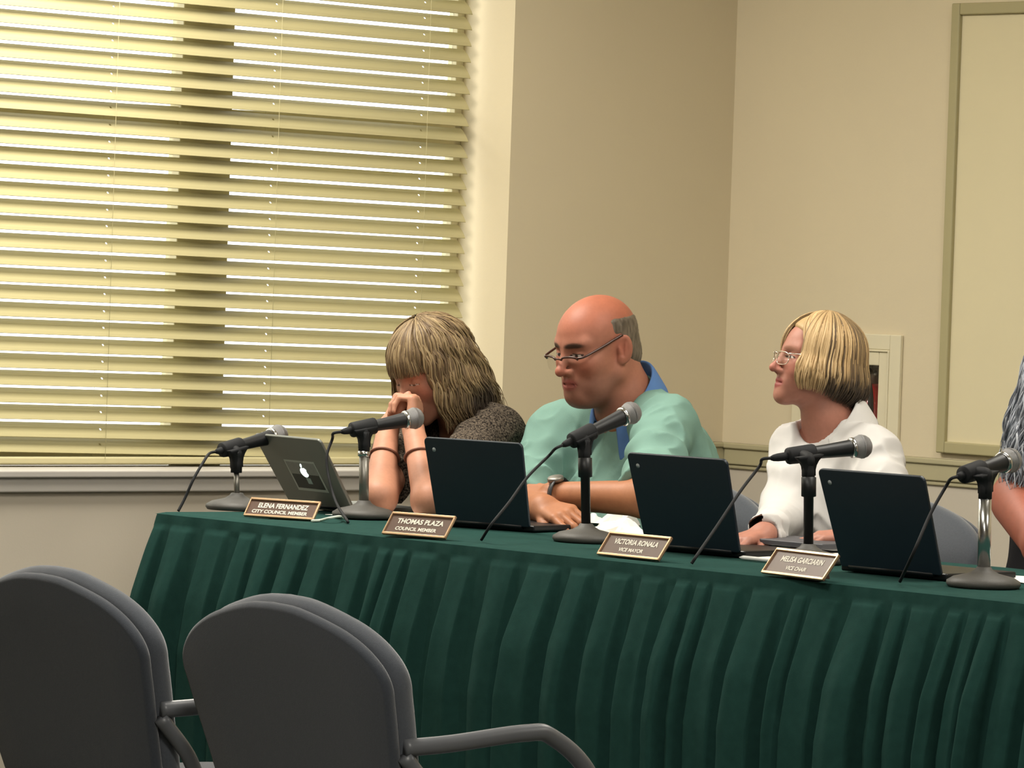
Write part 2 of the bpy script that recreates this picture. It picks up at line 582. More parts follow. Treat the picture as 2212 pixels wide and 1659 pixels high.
# ================================================================== venetian blind
PITCHB = 0.0433; SW = 0.050; BD = 0.155        # slat spacing, width, distance of the blind plane behind the wall face
ANG = math.radians(46)
BS0, BS1 = S1 + 0.037, S2 - 0.03
TILTB = 0.014                                   # the slats hang a little lower at the right
BL = empty('window_blind', frame(wl((BS0 + BS1) / 2, BD, WZ0), -V),
           'cream horizontal venetian blind closed over the window behind the table', 'window blind')
holes = []
for px in (233, 585, 905):
    holes.append(-np.dot(wallL(px, 400, BD) - CORNER, V))
holes += [holes[0] + 0.52, holes[0] + 1.05]
nsl = 36
verts = []; faces = []
NW = 6


def slat_pt(s, q, zc, t, sag=0.0):
    """q in -1..1 across the slat (1 = upper, outer edge), t = thickness side."""
    bow = 0.0032 * (1 - q * q)
    along = q * SW / 2
    d = along * math.cos(ANG); z = along * math.sin(ANG)
    # bow points up and into the room
    d -= (bow + t) * math.sin(ANG); z += (bow + t) * math.cos(ANG)
    z += TILTB * (s - 2.3) * 1.0 + sag
    return wl(s, BD + d, zc + z)


hw, hq = 0.0030, 0.15        # cord hole half width, half extent across the slat
for i in range(nsl):
    zc = WZ0 + 0.052 + PITCHB * i
    if i == 0:
        zc += 0.004
    ss = [BS0]
    for hs in sorted(holes):
        ss += [hs - hw, hs + hw]
    ss += [BS1]
    qs = [-1, -0.6, -hq + 0.12, hq + 0.12, 0.6, 1]
    jit = random.uniform(-0.0010, 0.0010)
    for t in (0.0, 0.0016):
        base = len(verts)
        for s in ss:
            for q in qs:
                verts.append(slat_pt(s, q, zc + jit, t))
        nq = len(qs)
        for a in range(len(ss) - 1):
            for b in range(nq - 1):
                if a % 2 == 1 and b == 2:
                    continue
                q4 = (base + a * nq + b, base + (a + 1) * nq + b, base + (a + 1) * nq + b + 1, base + a * nq + b + 1)
                faces.append(q4 if t else q4[::-1])
    # rim
    n1 = len(ss) * len(qs); b0 = len(verts) - 2 * n1; b1 = len(verts) - n1; nq = len(qs)
    for a in range(len(ss) - 1):
        for b in (0, nq - 1):
            faces.append((b0 + a * nq + b, b0 + (a + 1) * nq + b, b1 + (a + 1) * nq + b, b1 + a * nq + b))
    for a in (0, len(ss) - 1):
        for b in range(nq - 1):
            faces.append((b0 + a * nq + b, b0 + a * nq + b + 1, b1 + a * nq + b + 1, b1 + a * nq + b))
make('slats', verts, faces, M_slat, BL, smooth=False)
mb = MB()
zb = WZ0 + 0.016
mb.box(wl((BS0 + BS1) / 2, BD, zb), BS1 - BS0, 0.045, 0.018, -V, -U, Z)
mb.make('bottom_rail', M_cord, BL, smooth=False, bevel=0.004)
mb = MB()
mb.box(wl((BS0 + BS1) / 2, BD, WZ1 - 0.03), BS1 - BS0, 0.06, 0.05, -V, -U, Z)
mb.make('head_rail', M_cord, BL, smooth=False, bevel=0.004)
for hs in holes:
    mb = MB()
    for dd in (-0.03, 0.03):
        mb.tube([wl(hs + 0.002, BD + dd, WZ0 + 0.02), wl(hs + 0.002, BD + dd, WZ1 - 0.04)], 0.0006, 6)
    mb.make('ladder_cord', M_cord, BL)

# ================================================================== right wall: extinguisher cabinet, board
CB = empty('fire_extinguisher_cabinet', frame(wr(0.5, 0, NZ0), U),
           'cream recessed wall cabinet behind the person in the white shirt', 'cabinet')
mb = MB()


def ring(mb, a0, a1, z0, z1, w, d0, d1):
    rbox(mb, a0, a0 + w, d0, d1, z0, z1); rbox(mb, a1 - w, a1, d0, d1, z0, z1)
    rbox(mb, a0 + w, a1 - w, d0, d1, z1 - w, z1); rbox(mb, a0 + w, a1 - w, d0, d1, z0, z0 + w)


ring(mb, 0.294, 0.717, 0.545, 1.189, 0.042, -0.012, 0)
ring(mb, 0.334, 0.676, 0.58, 1.147, 0.006, -0.016, 0)
mb.make('frame', M_cream, CB, smooth=False, bevel=0.003)
mb = MB(); ring(mb, 0.338, 0.672, 0.585, 1.142, 0.038, -0.011, 0.004)
mb.make('door', M_cream, CB, smooth=False, bevel=0.003)
mb = MB()
rbox(mb, NA0, NA1, 0.2, 0.21, NZ0, NZ1); rbox(mb, NA0 - 0.008, NA0, 0.002, 0.2, NZ0, NZ1); rbox(mb, NA1, NA1 + 0.008, 0.002, 0.2, NZ0, NZ1)
rbox(mb, NA0, NA1, 0.002, 0.2, NZ1, NZ1 + 0.008); rbox(mb, NA0, NA1, 0.002, 0.2, NZ0 - 0.008, NZ0)
mb.make('inner_box', M_niche, CB, smooth=False)
mb = MB(); rbox(mb, NA0, NA1, 0.001, 0.003, NZ0, NZ1)
mb.make('pane', M_glass, CB, smooth=False)

EX = empty('fire_extinguisher', frame(wr(0.512, 0.095, NZ0), U),
           'red fire extinguisher with grey valve inside the wall cabinet', 'fire extinguisher')
eo = wr(0.512, 0.095, NZ0 + 0.055)
mb = MB(); mb.lathe(eo - Z * 0.055, Z, [(0, 0.05), (0.01, 0.056), (0.355, 0.056), (0.390, 0.05), (0.415, 0.032), (0.427, 0.02), (0.433, 0.016)], 32)
mb.make('cylinder', M_red, EX)
mb = MB(); mb.lathe(eo + Z * 0.376, Z, [(0, 0.017), (0.03, 0.017), (0.034, 0.022), (0.055, 0.022), (0.058, 0.012)], 20)
mb.make('valve', M_steel, EX)
mb = MB()
mb.tube(smooth_path([eo + Z * 0.405, eo + Z * .408 + U * 0.03 - V * .03, eo + Z * 0.402 + U * 0.055 - V * 0.05]), 0.007, 8)
mb.tube(smooth_path([eo + Z * 0.415, eo + Z * .424 + U * 0.02 - V * .02, eo + Z * 0.428 + U * 0.055 - V * 0.045]), 0.007, 8)
mb.make('lever', M_steel, EX)
mb = MB(); mb.tube(smooth_path([eo + Z * 0.41 - V * .02, eo + Z * .41 + U * 0.02 - V * .055, eo + Z * 0.33 + U * 0.05 - V * 0.062, eo + Z * 0.12 + U * .045 - V * .06]), 0.008, 8)
mb.make('hose', M_blackmat, EX)
mb = MB()
lab = []
for z in (0.08, 0.21):
    for j in range(13):
        a = -2.5 + j * 0.2
        lab.append(eo + U * 0.0566 * math.cos(a) + V * 0.0566 * math.sin(a) + Z * z)
make('label', lab, [(j, j + 1, 14 + j, 13 + j) for j in range(12)], M_paper, EX)

BA0, BZ0, BZ1 = 0.873, 0.882, 2.075
BRD = empty('notice_board', frame(wr(BA0, 0, BZ0), U), 'large cream wall board with a thin tan frame at the right', 'board')
mb = MB(); ring(mb, BA0, BA0 + 2.6, BZ0, BZ1, 0.031, -0.02, -0.001)
mb.make('frame', M_creamdark, BRD, smooth=False, bevel=0.004)
mb = MB(); rbox(mb, BA0 + 0.03, BA0 + 2.57, -0.008, -0.001, BZ0 + 0.03, BZ1 - 0.03)
mb.make('panel', M_board, BRD, smooth=False)

# ================================================================== table and its cloth
TL, TD = 3.66, 0.76
TBL = empty('conference_table', frame(tw(TL / 2, TD / 2, 0), T), 'long folding table under the dark green cloth', 'table')
mb = MB(); mb.box(tw(TL / 2, TD / 2, TABZ - 0.022), TL - 0.02, TD - 0.02, 0.03, T, WD, Z)
mb.make('tabletop', M_wood, TBL, smooth=False, bevel=0.004)
for a in (0.12, TL - 0.12):
    for w in (0.1, TD - 0.1):
        mb = MB(); mb.tube([tw(a, w, 0.0), tw(a, w, TABZ - 0.036)], 0.014, 10)
        mb.make('leg', M_steel, TBL)
CL = empty('tablecloth', frame(tw(TL / 2, TD / 2, TABZ - 0.01), T), 'dark green tablecloth with a pleated skirt hanging to the floor', 'tablecloth')
ca = np.linspace(0, TL, 220); cw = np.linspace(0, TD, 40)
A, B_ = np.meshgrid(ca, cw, indexing='ij')
zt = TABZ - 0.0012 + 0.0012 * vnoise(np.stack([A.ravel() * 5, B_.ravel() * 5, 0 * A.ravel()], 1), 3).reshape(A.shape)
edge = np.minimum(np.minimum(A, TL - A), np.minimum(B_, TD - B_))
zt = np.where(edge < 1e-6, TABZ - 0.005, np.minimum(zt, TABZ))
P = (P0 + A.ravel()[:, None] * T + B_.ravel()[:, None] * WD); P[:, 2] = zt.ravel()
na, nw = A.shape
idx = np.arange(na * nw).reshape(na, nw)
F = np.stack([idx[:-1, :-1], idx[1:, :-1], idx[1:, 1:], idx[:-1, 1:]], -1).reshape(-1, 4)
make('top_cloth', P, F, M_green, CL)
# skirt: a strip running from the back left corner along the left end, then along the front, then up the right end
rr = 0.02
path = []; nor = []
for s in np.linspace(TD, rr, 140):
    path.append((0, s)); nor.append((-1, 0))
for k in range(1, 10):
    a = math.pi / 2 * k / 10
    path.append((rr - rr * math.cos(a), rr - rr * math.sin(a))); nor.append((-math.cos(a), -math.sin(a)))
for s in np.linspace(rr, TL - rr, 1400):
    path.append((s, 0)); nor.append((0, -1))
for k in range(1, 10):
    a = math.pi / 2 * k / 10
    path.append((TL - rr + rr * math.sin(a), rr - rr * math.cos(a))); nor.append((math.sin(a), -math.cos(a)))
for s in np.linspace(rr, TD, 140):
    path.append((TL, s)); nor.append((1, 0))
path = np.array(path); nor = np.array(nor)
arc = np.concatenate([[0], np.cumsum(np.linalg.norm(np.diff(path, axis=0), axis=1))])
# pleats along the arc: flat panels with deep folds between them
pe = [0.0]; prng = random.Random(5)
while pe[-1] < arc[-1] + 0.2:
    pe.append(pe[-1] + prng.choice((prng.uniform(0.045, 0.07), prng.uniform(0.09, 0.135), prng.uniform(0.08, 0.12))))
pe = np.array(pe); ph = np.array([prng.uniform(0.55, 1.35) for _ in pe]); pk = np.array([prng.uniform(0.55, 0.74) for _ in pe])
pl = np.array([prng.uniform(-1, 1) for _ in pe]); pc = np.array([prng.uniform(-.5, .5) for _ in pe])
rows = np.concatenate([np.linspace(0, 0.045, 8), np.linspace(0.056, TABZ - 0.012, 34)])
SV = []
for r_, dz in enumerate(rows):
    grow = np.clip((dz - 0.030) / 0.16, 0, 1) ** 0.9
    lean = 0.022 * (dz / 0.7) * np.interp(arc, pe, pl) - 0.010 * dz / .7
    x = arc + lean
    k = np.clip(np.searchsorted(pe, x) - 1, 0, len(pe) - 2)
    u_ = (x - pe[k]) / (pe[k + 1] - pe[k])
    peak = pk[k]
    panel = np.clip(u_ / peak, 0, 1); gap = np.clip((u_ - peak) / (1 - peak), 0, 1)
    prof = np.where(u_ < peak, np.clip(panel / .16, 0, 1) ** .6 * (0.86 + 0.14 * np.sin(panel * math.pi) + pc[k] * .22 * (panel - .5)), 0.85 * (1 - np.clip(gap / .35, 0, 1)) ** 1.3)
    amp = (0.006 * (dz > 0.03) + 0.038 * grow + 0.012 * dz / 0.7) * ph[k]
    o = 0.003 + amp * prof + 0.0035 * grow * np.sin(u_ * 9 + pl[k] * 4)
    o = np.where(dz < 0.031, 0.003 + 0.0015 * np.sin(arc * 60) * (dz / .03), o)
    o = o + 0.052 * np.clip(dz / 0.30, 0, 1) ** 0.9 + 0.0012 * vnoise(np.stack([arc * 40, arc * 0 + dz * 12, arc * 0], 1), 9)
    q = path + nor * o[:, None]
    p3 = P0 + q[:, :1] * T + q[:, 1:] * WD; p3[:, 2] = TABZ - 0.004 - dz
    SV.append(p3)
SV = np.array(SV); nr, nc = SV.shape[:2]
idx = np.arange(nr * nc).reshape(nr, nc)
F = np.stack([idx[:-1, :-1], idx[1:, :-1], idx[1:, 1:], idx[:-1, 1:]], -1).reshape(-1, 4)
make('pleated_skirt', SV.reshape(-1, 3), F, M_green, CL)
# ================================================================== microphones on stands
def mic_set(base_px, clip_px, head_px, tail_px, wb, pole_mat, pole_r, wtip, cable, stand_label, mic_label, sleeve=True, polez=None, silvertop=False):
    b = tab(*base_px) + Z * (0.0024 if silvertop else 0.0)
    w0 = np.dot(b - P0, WD)
    S = empty('microphone_stand', frame(b, T), stand_label, 'microphone stand', 'desk microphone stands on the green table')
    mb = MB(); mb.lathe(b, Z, [(0, 0.070), (0.006, 0.074), (0.012, 0.073), (0.020, 0.060), (0.027, 0.030), (0.034, 0.018), (0.040, 0.014)], 36)
    mb.make('base', M_basegrey, S)
    clip = hit(clip_px[0], clip_px[1], b, WD)
    clip = b + Z * (clip[2] - b[2]) + T * np.dot(clip - b, T) * 1.0
    tip = hit(head_px[0], head_px[1], clip + WD * wtip, WD)
    tail = hit(tail_px[0], tail_px[1], clip - WD * wb, WD)
    ax = (tip - tail) / np.linalg.norm(tip - tail)
    # the point of the mic line above the clip
    top = clip - Z * 0.05
    mb = MB()
    if sleeve:
        zs = (top[2] - b[2])
        mb.lathe(b + Z * 0.03, (top - b) / np.linalg.norm(top - b), [(0, pole_r), (zs * 0.62, pole_r), (zs * 0.63, pole_r * 1.5), (zs * 0.86, pole_r * 1.5), (zs * 0.87, pole_r), (zs - 0.03, pole_r)], 18)
    else:
        mb.tube([b + Z * 0.03, top], pole_r, 16)
    mb.make('pole', pole_mat, S)
    if silvertop:
        mb = MB(); mb.lathe(top - Z * 0.012, Z, [(0, pole_r * 1.25), (0.012, pole_r * 1.25)], 18)
        mb.make('collar', M_chrome, S)
    L = np.linalg.norm(tip - tail)
    # handle geometry along the axis from tail (connector end) to tip (grille)
    hs = 0.055                                     # connector boot length
    cpos = tail + ax * np.dot(clip - tail, ax)     # where the clip holds the handle
    mb = MB()
    mb.lathe(top, Z, [(-0.004, 0.0135), (0.018, 0.0135), (0.03, 0.012), (0.045, 0.013)], 18)
    k0 = cpos - ax * 0.030; k1 = cpos + ax * 0.032
    mb.lathe(k0, ax, [(0, 0.0165), (0.004, 0.018), (0.058, 0.0195), (0.062, 0.018)], 20)
    mb.tube(smooth_path([top + Z * 0.03, top + Z * 0.045, cpos]), [0.012] * 49, 12)
    upc = np.cross(np.cross(ax, Z), ax); upc /= np.linalg.norm(upc)          # the flaring shoulders of the clip
    sdv = np.cross(ax, upc)
    oc = top + Z * 0.012; hh = np.dot(cpos - oc, upc)
    half_ = [(0.0115, -0.004), (0.0115, 0.008), (0.0135, hh * .45), (0.018, hh * .66), (0.024, hh * .82), (0.029, hh * .95), (0.029, hh)]
    cx_ = np.dot(cpos - oc, ax)
    poly_ = [(x * 1.0 + cx_ * max(0, y) / hh, y) for x, y in half_] + [(-x + cx_ * max(0, y) / hh, y) for x, y in half_[::-1]]
    mb.prism(poly_, oc - sdv * 0.0105, ax, upc, 0.021, sdv)
    mb.make('clip', M_blackmat, S)
    Mi = empty('microphone', frame(cpos, T), mic_label, 'microphone', 'handheld microphones in the desk stands')
    ls = L
    mb = MB()
    mb.lathe(tail, ax, [(hs - 0.012, 0.0095), (hs - 0.010, 0.0115), (hs, 0.012), (ls * 0.55, 0.0148), (ls - 0.052, 0.0178), (ls - 0.048, 0.0185)], 24)
    mb.make('handle', M_black, Mi)
    mb = MB()
    mb.lathe(tail, ax, [(0, 0.0045), (0.006, 0.007), (0.016, 0.0085), (hs - 0.014, 0.0095), (hs - 0.011, 0.0095)], 18)
    mb.make('connector', M_blackmat, Mi)
    mb = MB(); mb.lathe(tail, ax, [(hs - 0.011, 0.0118), (hs - 0.007, 0.0118)], 18); mb.make('connector_ring', M_chrome, Mi)
    mb = MB(); mb.lathe(tail, ax, [(ls - 0.050, 0.0187), (ls - 0.048, 0.0215), (ls - 0.043, 0.0222), (ls - 0.041, 0.021)], 24)
    mb.make('neck_ring', M_chrome, Mi)
    mb = MB(); mb.lathe(tail, ax, [(ls - 0.042, 0.0195), (ls - 0.036, 0.0222), (ls - 0.028, 0.0245), (ls - 0.0255, 0.0249), (ls - 0.0255, 0.0257), (ls - 0.021, 0.0257), (ls - 0.021, 0.0249),
                                    (ls - 0.014, 0.0236), (ls - 0.007, 0.0188), (ls - 0.002, 0.0105), (ls, 0.001)], 28)
    mb.make('grille', M_grille, Mi)
    pts = [tail + ax * 0.004, tail - ax * 0.02] + [np.asarray(c) for c in cable]
    pts = smooth_path(pts, 14)
    mb = MB(); mb.tube(pts, 0.0034, 8)
    mb.make('cable', M_blackmat, Mi)
    return S, Mi


# cables run forward from the tail and down to the table's front edge
def cab(points):
    """points: (px, py, w) -> world; w None = on the table top."""
    out = []
    for x, y, w in points:
        q = tab(x, y, TABZ + 0.0045) if w is None else pt(x, y, w)
        out.append(q)
    return out


mic_set((511, 1101), (512, 972), (616, 936), (466, 976), 0.05, M_steel, 0.0065, 0.17,
        cab([(440, 997, 0.14), (418, 1035, 0.10), (400, 1075, 0.08), (385, 1104, 0.06)]),
        'grey desk microphone stand at the far left end of the table', 'black microphone pointing over the grey laptop', sleeve=False)
mic_set((785, 1120), (788, 928), (914, 900), (737, 933), 0.05, M_steel, 0.0115, 0.15,
        cab([(718, 948, 0.33), (706, 985, 0.31), (710, 1030, 0.30), (726, 1085, 0.28), (752, 1128, None)]),
        'desk stand with silver pole right of the grey laptop', 'black microphone in front of the person with clasped hands', sleeve=False, silvertop=True)
mic_set((1265, 1170), (1264, 945), (1380, 884), (1215, 962), 0.05, M_black, 0.0105, 0.15,
        cab([(1185, 985, 0.30), (1140, 1030, 0.22), (1100, 1085, 0.14), (1062, 1132, 0.07), (1040, 1166, None)]),
        'black desk microphone stand in front of the person in the mint shirt', 'black microphone below the bald person chin')
mic_set((1745, 1216), (1748, 985), (1882, 962), (1665, 990), 0.05, M_black, 0.0105, 0.17,
        cab([(1640, 1008, 0.32), (1600, 1060, 0.22), (1550, 1135, 0.13), (1508, 1196, 0.05), (1494, 1217, None)]),
        'black desk microphone stand in front of the person in the white shirt', 'black microphone across the chest of the white shirt')
mic_set((2124, 1268), (2130, 1018), (2196, 990), (2068, 1030), 0.05, M_chrome, 0.013, 0.14,
        cab([(2045, 1048, 0.18), (2010, 1110, 0.13), (1975, 1190, 0.07), (1944, 1256, None)]),
        'desk microphone stand with bright chrome pole at the right', 'black microphone beside the grey haired person at the right edge', sleeve=False)


# ================================================================== laptops
def laptop(bl, br, lidh, lean, label, lid_m, base_m, badge=True, name='laptop'):
    d = (br - bl); wd = np.linalg.norm(d); d /= wd
    n = np.array([-d[1], d[0], 0])                    # towards the user
    M = frame(bl, d)
    L = empty(name, M, label, 'laptop', 'open laptops on the green table' if badge else None)
    mb = MB(); mb.box(bl + d * wd / 2 + n * (lidh / 2 + 0.004) + Z * 0.0085, wd, lidh, 0.014, d, n, Z)
    mb.make('keyboard_base', base_m, L, smooth=False, bevel=0.004)
    up = math.cos(lean) * Z - math.sin(lean) * n
    out = np.cross(d, up)                             # out of the lid back: towards the viewer
    c = bl + Z * 0.012
    r = 0.012; poly = []
    for cx, cy, a0 in ((wd - r, r * 0.4, -90), (wd - r, lidh - r, 0), (r, lidh - r, 90), (r, r * 0.4, 180)):
        rr_ = r if cy > lidh / 2 else r * 0.4
        for k in range(6):
            a = math.radians(a0 + 18 * k)
            poly.append((cx + rr_ * math.cos(a), cy + rr_ * math.sin(a)))
    mb = MB(); mb.prism(poly, c - out * 0.004, d, up, 0.008, out)
    lid = mb.make('lid', lid_m, L, smooth=False, bevel=0.0025)
    mb = MB(); mb.box(c + d * wd / 2 + up * lidh / 2 - out * 0.0046, wd - 0.02, lidh - 0.025, 0.0006, d, up, out)
    mb.make('screen', M_navyedge, L, smooth=False)
    mb = MB(); mb.tube([bl + d * 0.03 + Z * 0.012, bl + d * (wd - 0.03) + Z * 0.012], 0.006, 10)
    mb.make('hinge', M_navyedge, L)
    if badge:
        mb = MB(); mb.lathe(c + d * 0.028 + up * (lidh - 0.028) + out * 0.004, out, [(0, 0.0052), (0.0006, 0.0052)], 20)
        mb.make('badge', M_dot, L)
    return L, c, d, up, out, wd


for bl, br, h, ln_, lab in (((940, 1134), (1150, 1151), 0.197, 14, 'dark navy laptop hiding the elbow of the person in the mint shirt'),
                            ((1395, 1187), (1600, 1206), 0.207, 17, 'dark navy laptop between the person in mint and the person in white'),
                            ((1814, 1234), (2040, 1256), 0.212, 20, 'dark navy laptop right of the microphone before the white shirt')):
    a, b = tab(*bl), tab(*br)
    mid = (a + b) / 2; d = (b - a) / np.linalg.norm(b - a)
    laptop(mid - d * 0.145, mid + d * 0.145, h, math.radians(ln_), lab, M_navy, M_navyedge)

br = tab(768, 1112)
d = rot_about(T, Z, -math.radians(5))
L1, c, d, up, out, wd = laptop(br - d * 0.285, br, 0.198, math.radians(33), 'grey laptop with a glowing emblem at the left end of the table', M_alu, M_alu, badge=False)
# picture stuck on the lid with the lit emblem in its middle
fo = c + out * 0.0042


def lp(x, y, z=0.0):
    return fo + d * x + up * y + out * z


sx0, sx1, sy0, sy1 = 0.082, 0.212, 0.045, 0.132
mid_y = sy0 + 0.048
for nm, x0, x1, y0, y1, z, m in (('sticker_border', sx0, sx1, sy0, sy1, 0.0004, mat('sticker_rim', 'a9aca3', rough=0.5, var=0.04)),
                                 ('sticker_grey_half', sx0 + 0.005, sx1 - 0.005, mid_y, sy1 - 0.005, 0.0009, mat('sticker_grey', '85857f', rough=0.5, var=0.12, vscale=60)),
                                 ('sticker_dark_half', sx0 + 0.007, sx1 - 0.007, sy0 + 0.008, mid_y, 0.0009, mat('sticker_black', '10201c', rough=0.4, var=0.3, vscale=80))):
    mb = MB(); mb.box(lp((x0 + x1) / 2, (y0 + y1) / 2, z / 2), x1 - x0, y1 - y0, z, d, up, out)
    mb.make(nm, m, L1, smooth=False)
ex, ey = (sx0 + sx1) / 2 + 0.002, mid_y + 0.006
poly = []
for k in range(40):
    t = 2 * math.pi * k / 40
    x, y = math.cos(t), math.sin(t)
    rad = 0.0145 * (1 + 0.05 * math.cos(2 * t)) * (0.9 if abs(t - math.pi / 2) < 0.25 else 1)
    px_, py_ = rad * x, rad * y * 0.98
    if y < 0:
        px_ *= 1 - 0.14 * y * y
    q = math.hypot(px_ - 0.0185, py_ - 0.001)
    if q < 0.0085:                                     # the bite
        f_ = 0.0085 / q
        px_, py_ = 0.0185 + (px_ - 0.0185) * f_, 0.001 + (py_ - 0.001) * f_
    poly.append((ex + px_, ey + py_))
M_glow = mat('emblem_lit', 'f2fff8', emit='eafff6', estr=1.6, var=0.0)
mb = MB(); mb.prism(poly, fo + out * 0.0004, d, up, 0.0012, out)
leaf = [(ex - 0.001 + 0.0035 * math.cos(t) + 0.002 * math.sin(t), ey + 0.0195 + 0.0055 * math.sin(t)) for t in np.linspace(0, 2 * math.pi, 14)[:-1]]
mb.prism(leaf, fo + out * 0.0004, d, up, 0.0012, out)
mb.make('lit_emblem', M_glow, L1, smooth=False)
mb = MB(); mb.box(lp(ex + 0.004, ey - 0.024, 0.0012), 0.018, 0.016, 0.0006, d, up, out)
mb.make('sticker_figure', mat('sticker_pale', '9fb0a8', rough=0.5, var=0.2, vscale=150), L1, smooth=False)


# ================================================================== name plates
def text_mesh(name, body, o, xa, ya, width, height, m, parent):
    cu_ = bpy.data.curves.new(name, 'FONT'); cu_.body = body; cu_.size = 1.0; cu_.align_x = 'LEFT'
    cu_.extrude = 0.0; cu_.offset = 0.03
    tmp = bpy.data.objects.new('tmp', cu_); COL.objects.link(tmp)
    dg = bpy.context.evaluated_depsgraph_get()
    me = bpy.data.meshes.new_from_object(tmp.evaluated_get(dg))
    co = np.array([v.co[:] for v in me.vertices]); fs = [tuple(p.vertices) for p in me.polygons]
    bpy.data.objects.remove(tmp); bpy.data.meshes.remove(me)
    mn, mx = co.min(0), co.max(0)
    x = (co[:, 0] - (mn[0] + mx[0]) / 2) / (mx[0] - mn[0]) * width
    y = (co[:, 1] - (mn[1] + mx[1]) / 2) / (mx[1] - mn[1]) * height
    P_ = np.asarray(o) + x[:, None] * xa + y[:, None] * ya
    return make(name, P_, fs, m, parent, smooth=False)


def plate(bl, br, l1, l2, label, w1, w2, wd=0.205, ht=0.058, lean=38):
    a, b = tab(*bl), tab(*br)
    d = (b - a) / np.linalg.norm(b - a)
    mid = (a + b) / 2
    n = np.array([-d[1], d[0], 0])
    o = mid - d * wd / 2
    PL = empty('name_plate', frame(mid, d), label, 'name plate', 'brown name plates along the table edge')
    le = math.radians(lean)
    up = math.cos(le) * Z + math.sin(le) * n
    out = np.cross(d, up)
    c = o + Z * 0.002
    mb = MB()
    mb.prism([(0.002, 0.001), (ht * .9 * math.sin(le), ht * .9 * math.cos(le)), (ht * .9 * math.sin(le) + 0.004, ht * .9 * math.cos(le) - 0.004), (0.050, 0)], c + d * .045, n, Z, wd - .09, d)
    mb.make('stand', M_plate, PL, smooth=False, bevel=0.001)
    mb = MB(); mb.box(c + d * wd / 2 + up * ht / 2 - out * 0.0006, wd - .001, ht - .001, 0.003, d, up, out)
    mb.make('panel', M_plate, PL, smooth=False)
    mb = MB()
    bw = 0.0055
    for x0, x1, y0, y1 in ((0, wd, 0, bw), (0, wd, ht - bw, ht), (wd - bw * 0.8, wd, 0, ht), (0, bw * 0.5, 0, ht)):
        mb.box(c + d * (x0 + x1) / 2 + up * (y0 + y1) / 2 + out * 0.002, x1 - x0, y1 - y0, 0.005, d, up, out)
    mb.make('trim_frame', M_brass, PL, smooth=False, bevel=0.0008)
    fo_ = c + out * 0.0015
    text_mesh('lettering', l1, fo_ + d * wd * 0.5 + up * ht * 0.64, d, up, w1, 0.0135, M_letters, PL)
    text_mesh('lettering', l2, fo_ + d * wd * 0.48 + up * ht * 0.31, d, up, w2, 0.0095, M_letters, PL)
    return PL


plate((542, 1118), (662, 1126), 'ELENA FERNANDEZ', 'CITY COUNCIL MEMBER', 'brown name plate before the grey laptop with lit emblem', 0.135, 0.150, wd=0.19, ht=0.052)
plate((838, 1157), (950, 1166), 'THOMAS PLAZA', 'COUNCIL MEMBER', 'brown name plate before the person with clasped hands', 0.130, 0.115, wd=0.178, ht=0.06)
plate((1294, 1201), (1420, 1214), 'VICTORIA RONALA', 'VICE MAYOR', 'brown name plate beside the base of the middle black stand', 0.135, 0.075, wd=0.19, ht=0.06)
plate((1640, 1240), (1785, 1258), 'MELISA GARCIARIN', 'VICE CHAIR', 'brown name plate before the person in the white shirt', 0.138, 0.068, wd=0.205, ht=0.063)

# ================================================================== loose papers, cable, folder
def sheet(name, px, w_, h_, ang, z0, label, curl=0.0, seed=0, group='loose papers on the table', wob=0.003, m=None):
    c = tab(*px); xa = rot_about(T, Z, math.radians(ang)); ya = np.cross(Z, xa)
    n = 16; Vv = []
    for i in range(n + 1):
        for j in range(n + 1):
            x, y = (i / n - .5) * w_, (j / n - .5) * h_
            z = z0 + curl * max(0, i / n - 0.35) ** 2 + wob * abs(math.sin(3 * i / n + seed) * math.cos(2.5 * j / n + seed))
            Vv.append(c + xa * x + ya * y + Z * z)
    f = [(i * (n + 1) + j, (i + 1) * (n + 1) + j, (i + 1) * (n + 1) + j + 1, i * (n + 1) + j + 1) for i in range(n) for j in range(n)]
    o = make(name, Vv, f, m or M_paper, None, frame(c, xa), thick=0.0008)
    return tag(o, label, 'paper', group)


sheet('paper_sheet', (838, 1117), 0.22, 0.20, 15, 0.001, 'white sheet under the elbows of the person with clasped hands', seed=1)
# crumpled papers under the crossed arms
def crumpled(px, ang, w_, h_, ht, label, seed):
    c = tab(*px); xa = rot_about(T, Z, math.radians(ang)); ya = np.cross(Z, xa)
    n, k = 13, 9
    g_ = np.array([[(i / n - .5, j / k - .5) for j in range(k + 1)] for i in range(n + 1)]).reshape(-1, 2)
    q = np.concatenate([g_ * np.array([4.2, 3.0]) + seed, np.zeros((len(g_), 1))], 1)
    nz_ = np.abs(vnoise(q, seed)); dome = np.clip(1 - (2.0 * np.abs(g_[:, 0])) ** 4, 0, 1) * np.clip(1 - (2 * np.abs(g_[:, 1])) ** 2.2, 0, 1)
    z = 0.0012 + ht * dome * (0.45 + 0.9 * nz_)
    Vv = c + xa * (g_[:, :1] * w_ + 0.012 * vnoise(q * 1.7, seed + 4)[:, None]) + ya * (g_[:, 1:] * h_ + 0.010 * vnoise(q * 1.9, seed + 5)[:, None]) + Z * z[:, None]
    f = []
    for i in range(n):
        for j in range(k):
            a, b, e, d_ = i * (k + 1) + j, (i + 1) * (k + 1) + j, (i + 1) * (k + 1) + j + 1, i * (k + 1) + j + 1
            f += [(a, b, e), (a, e, d_)] if (i + j) % 2 else [(a, b, d_), (b, e, d_)]
    o = make('crumpled_paper', Vv, f, M_paper, None, frame(c, xa), thick=0.0008, smooth=False)
    tag(o, label, 'paper', 'crumpled papers under the crossed arms')


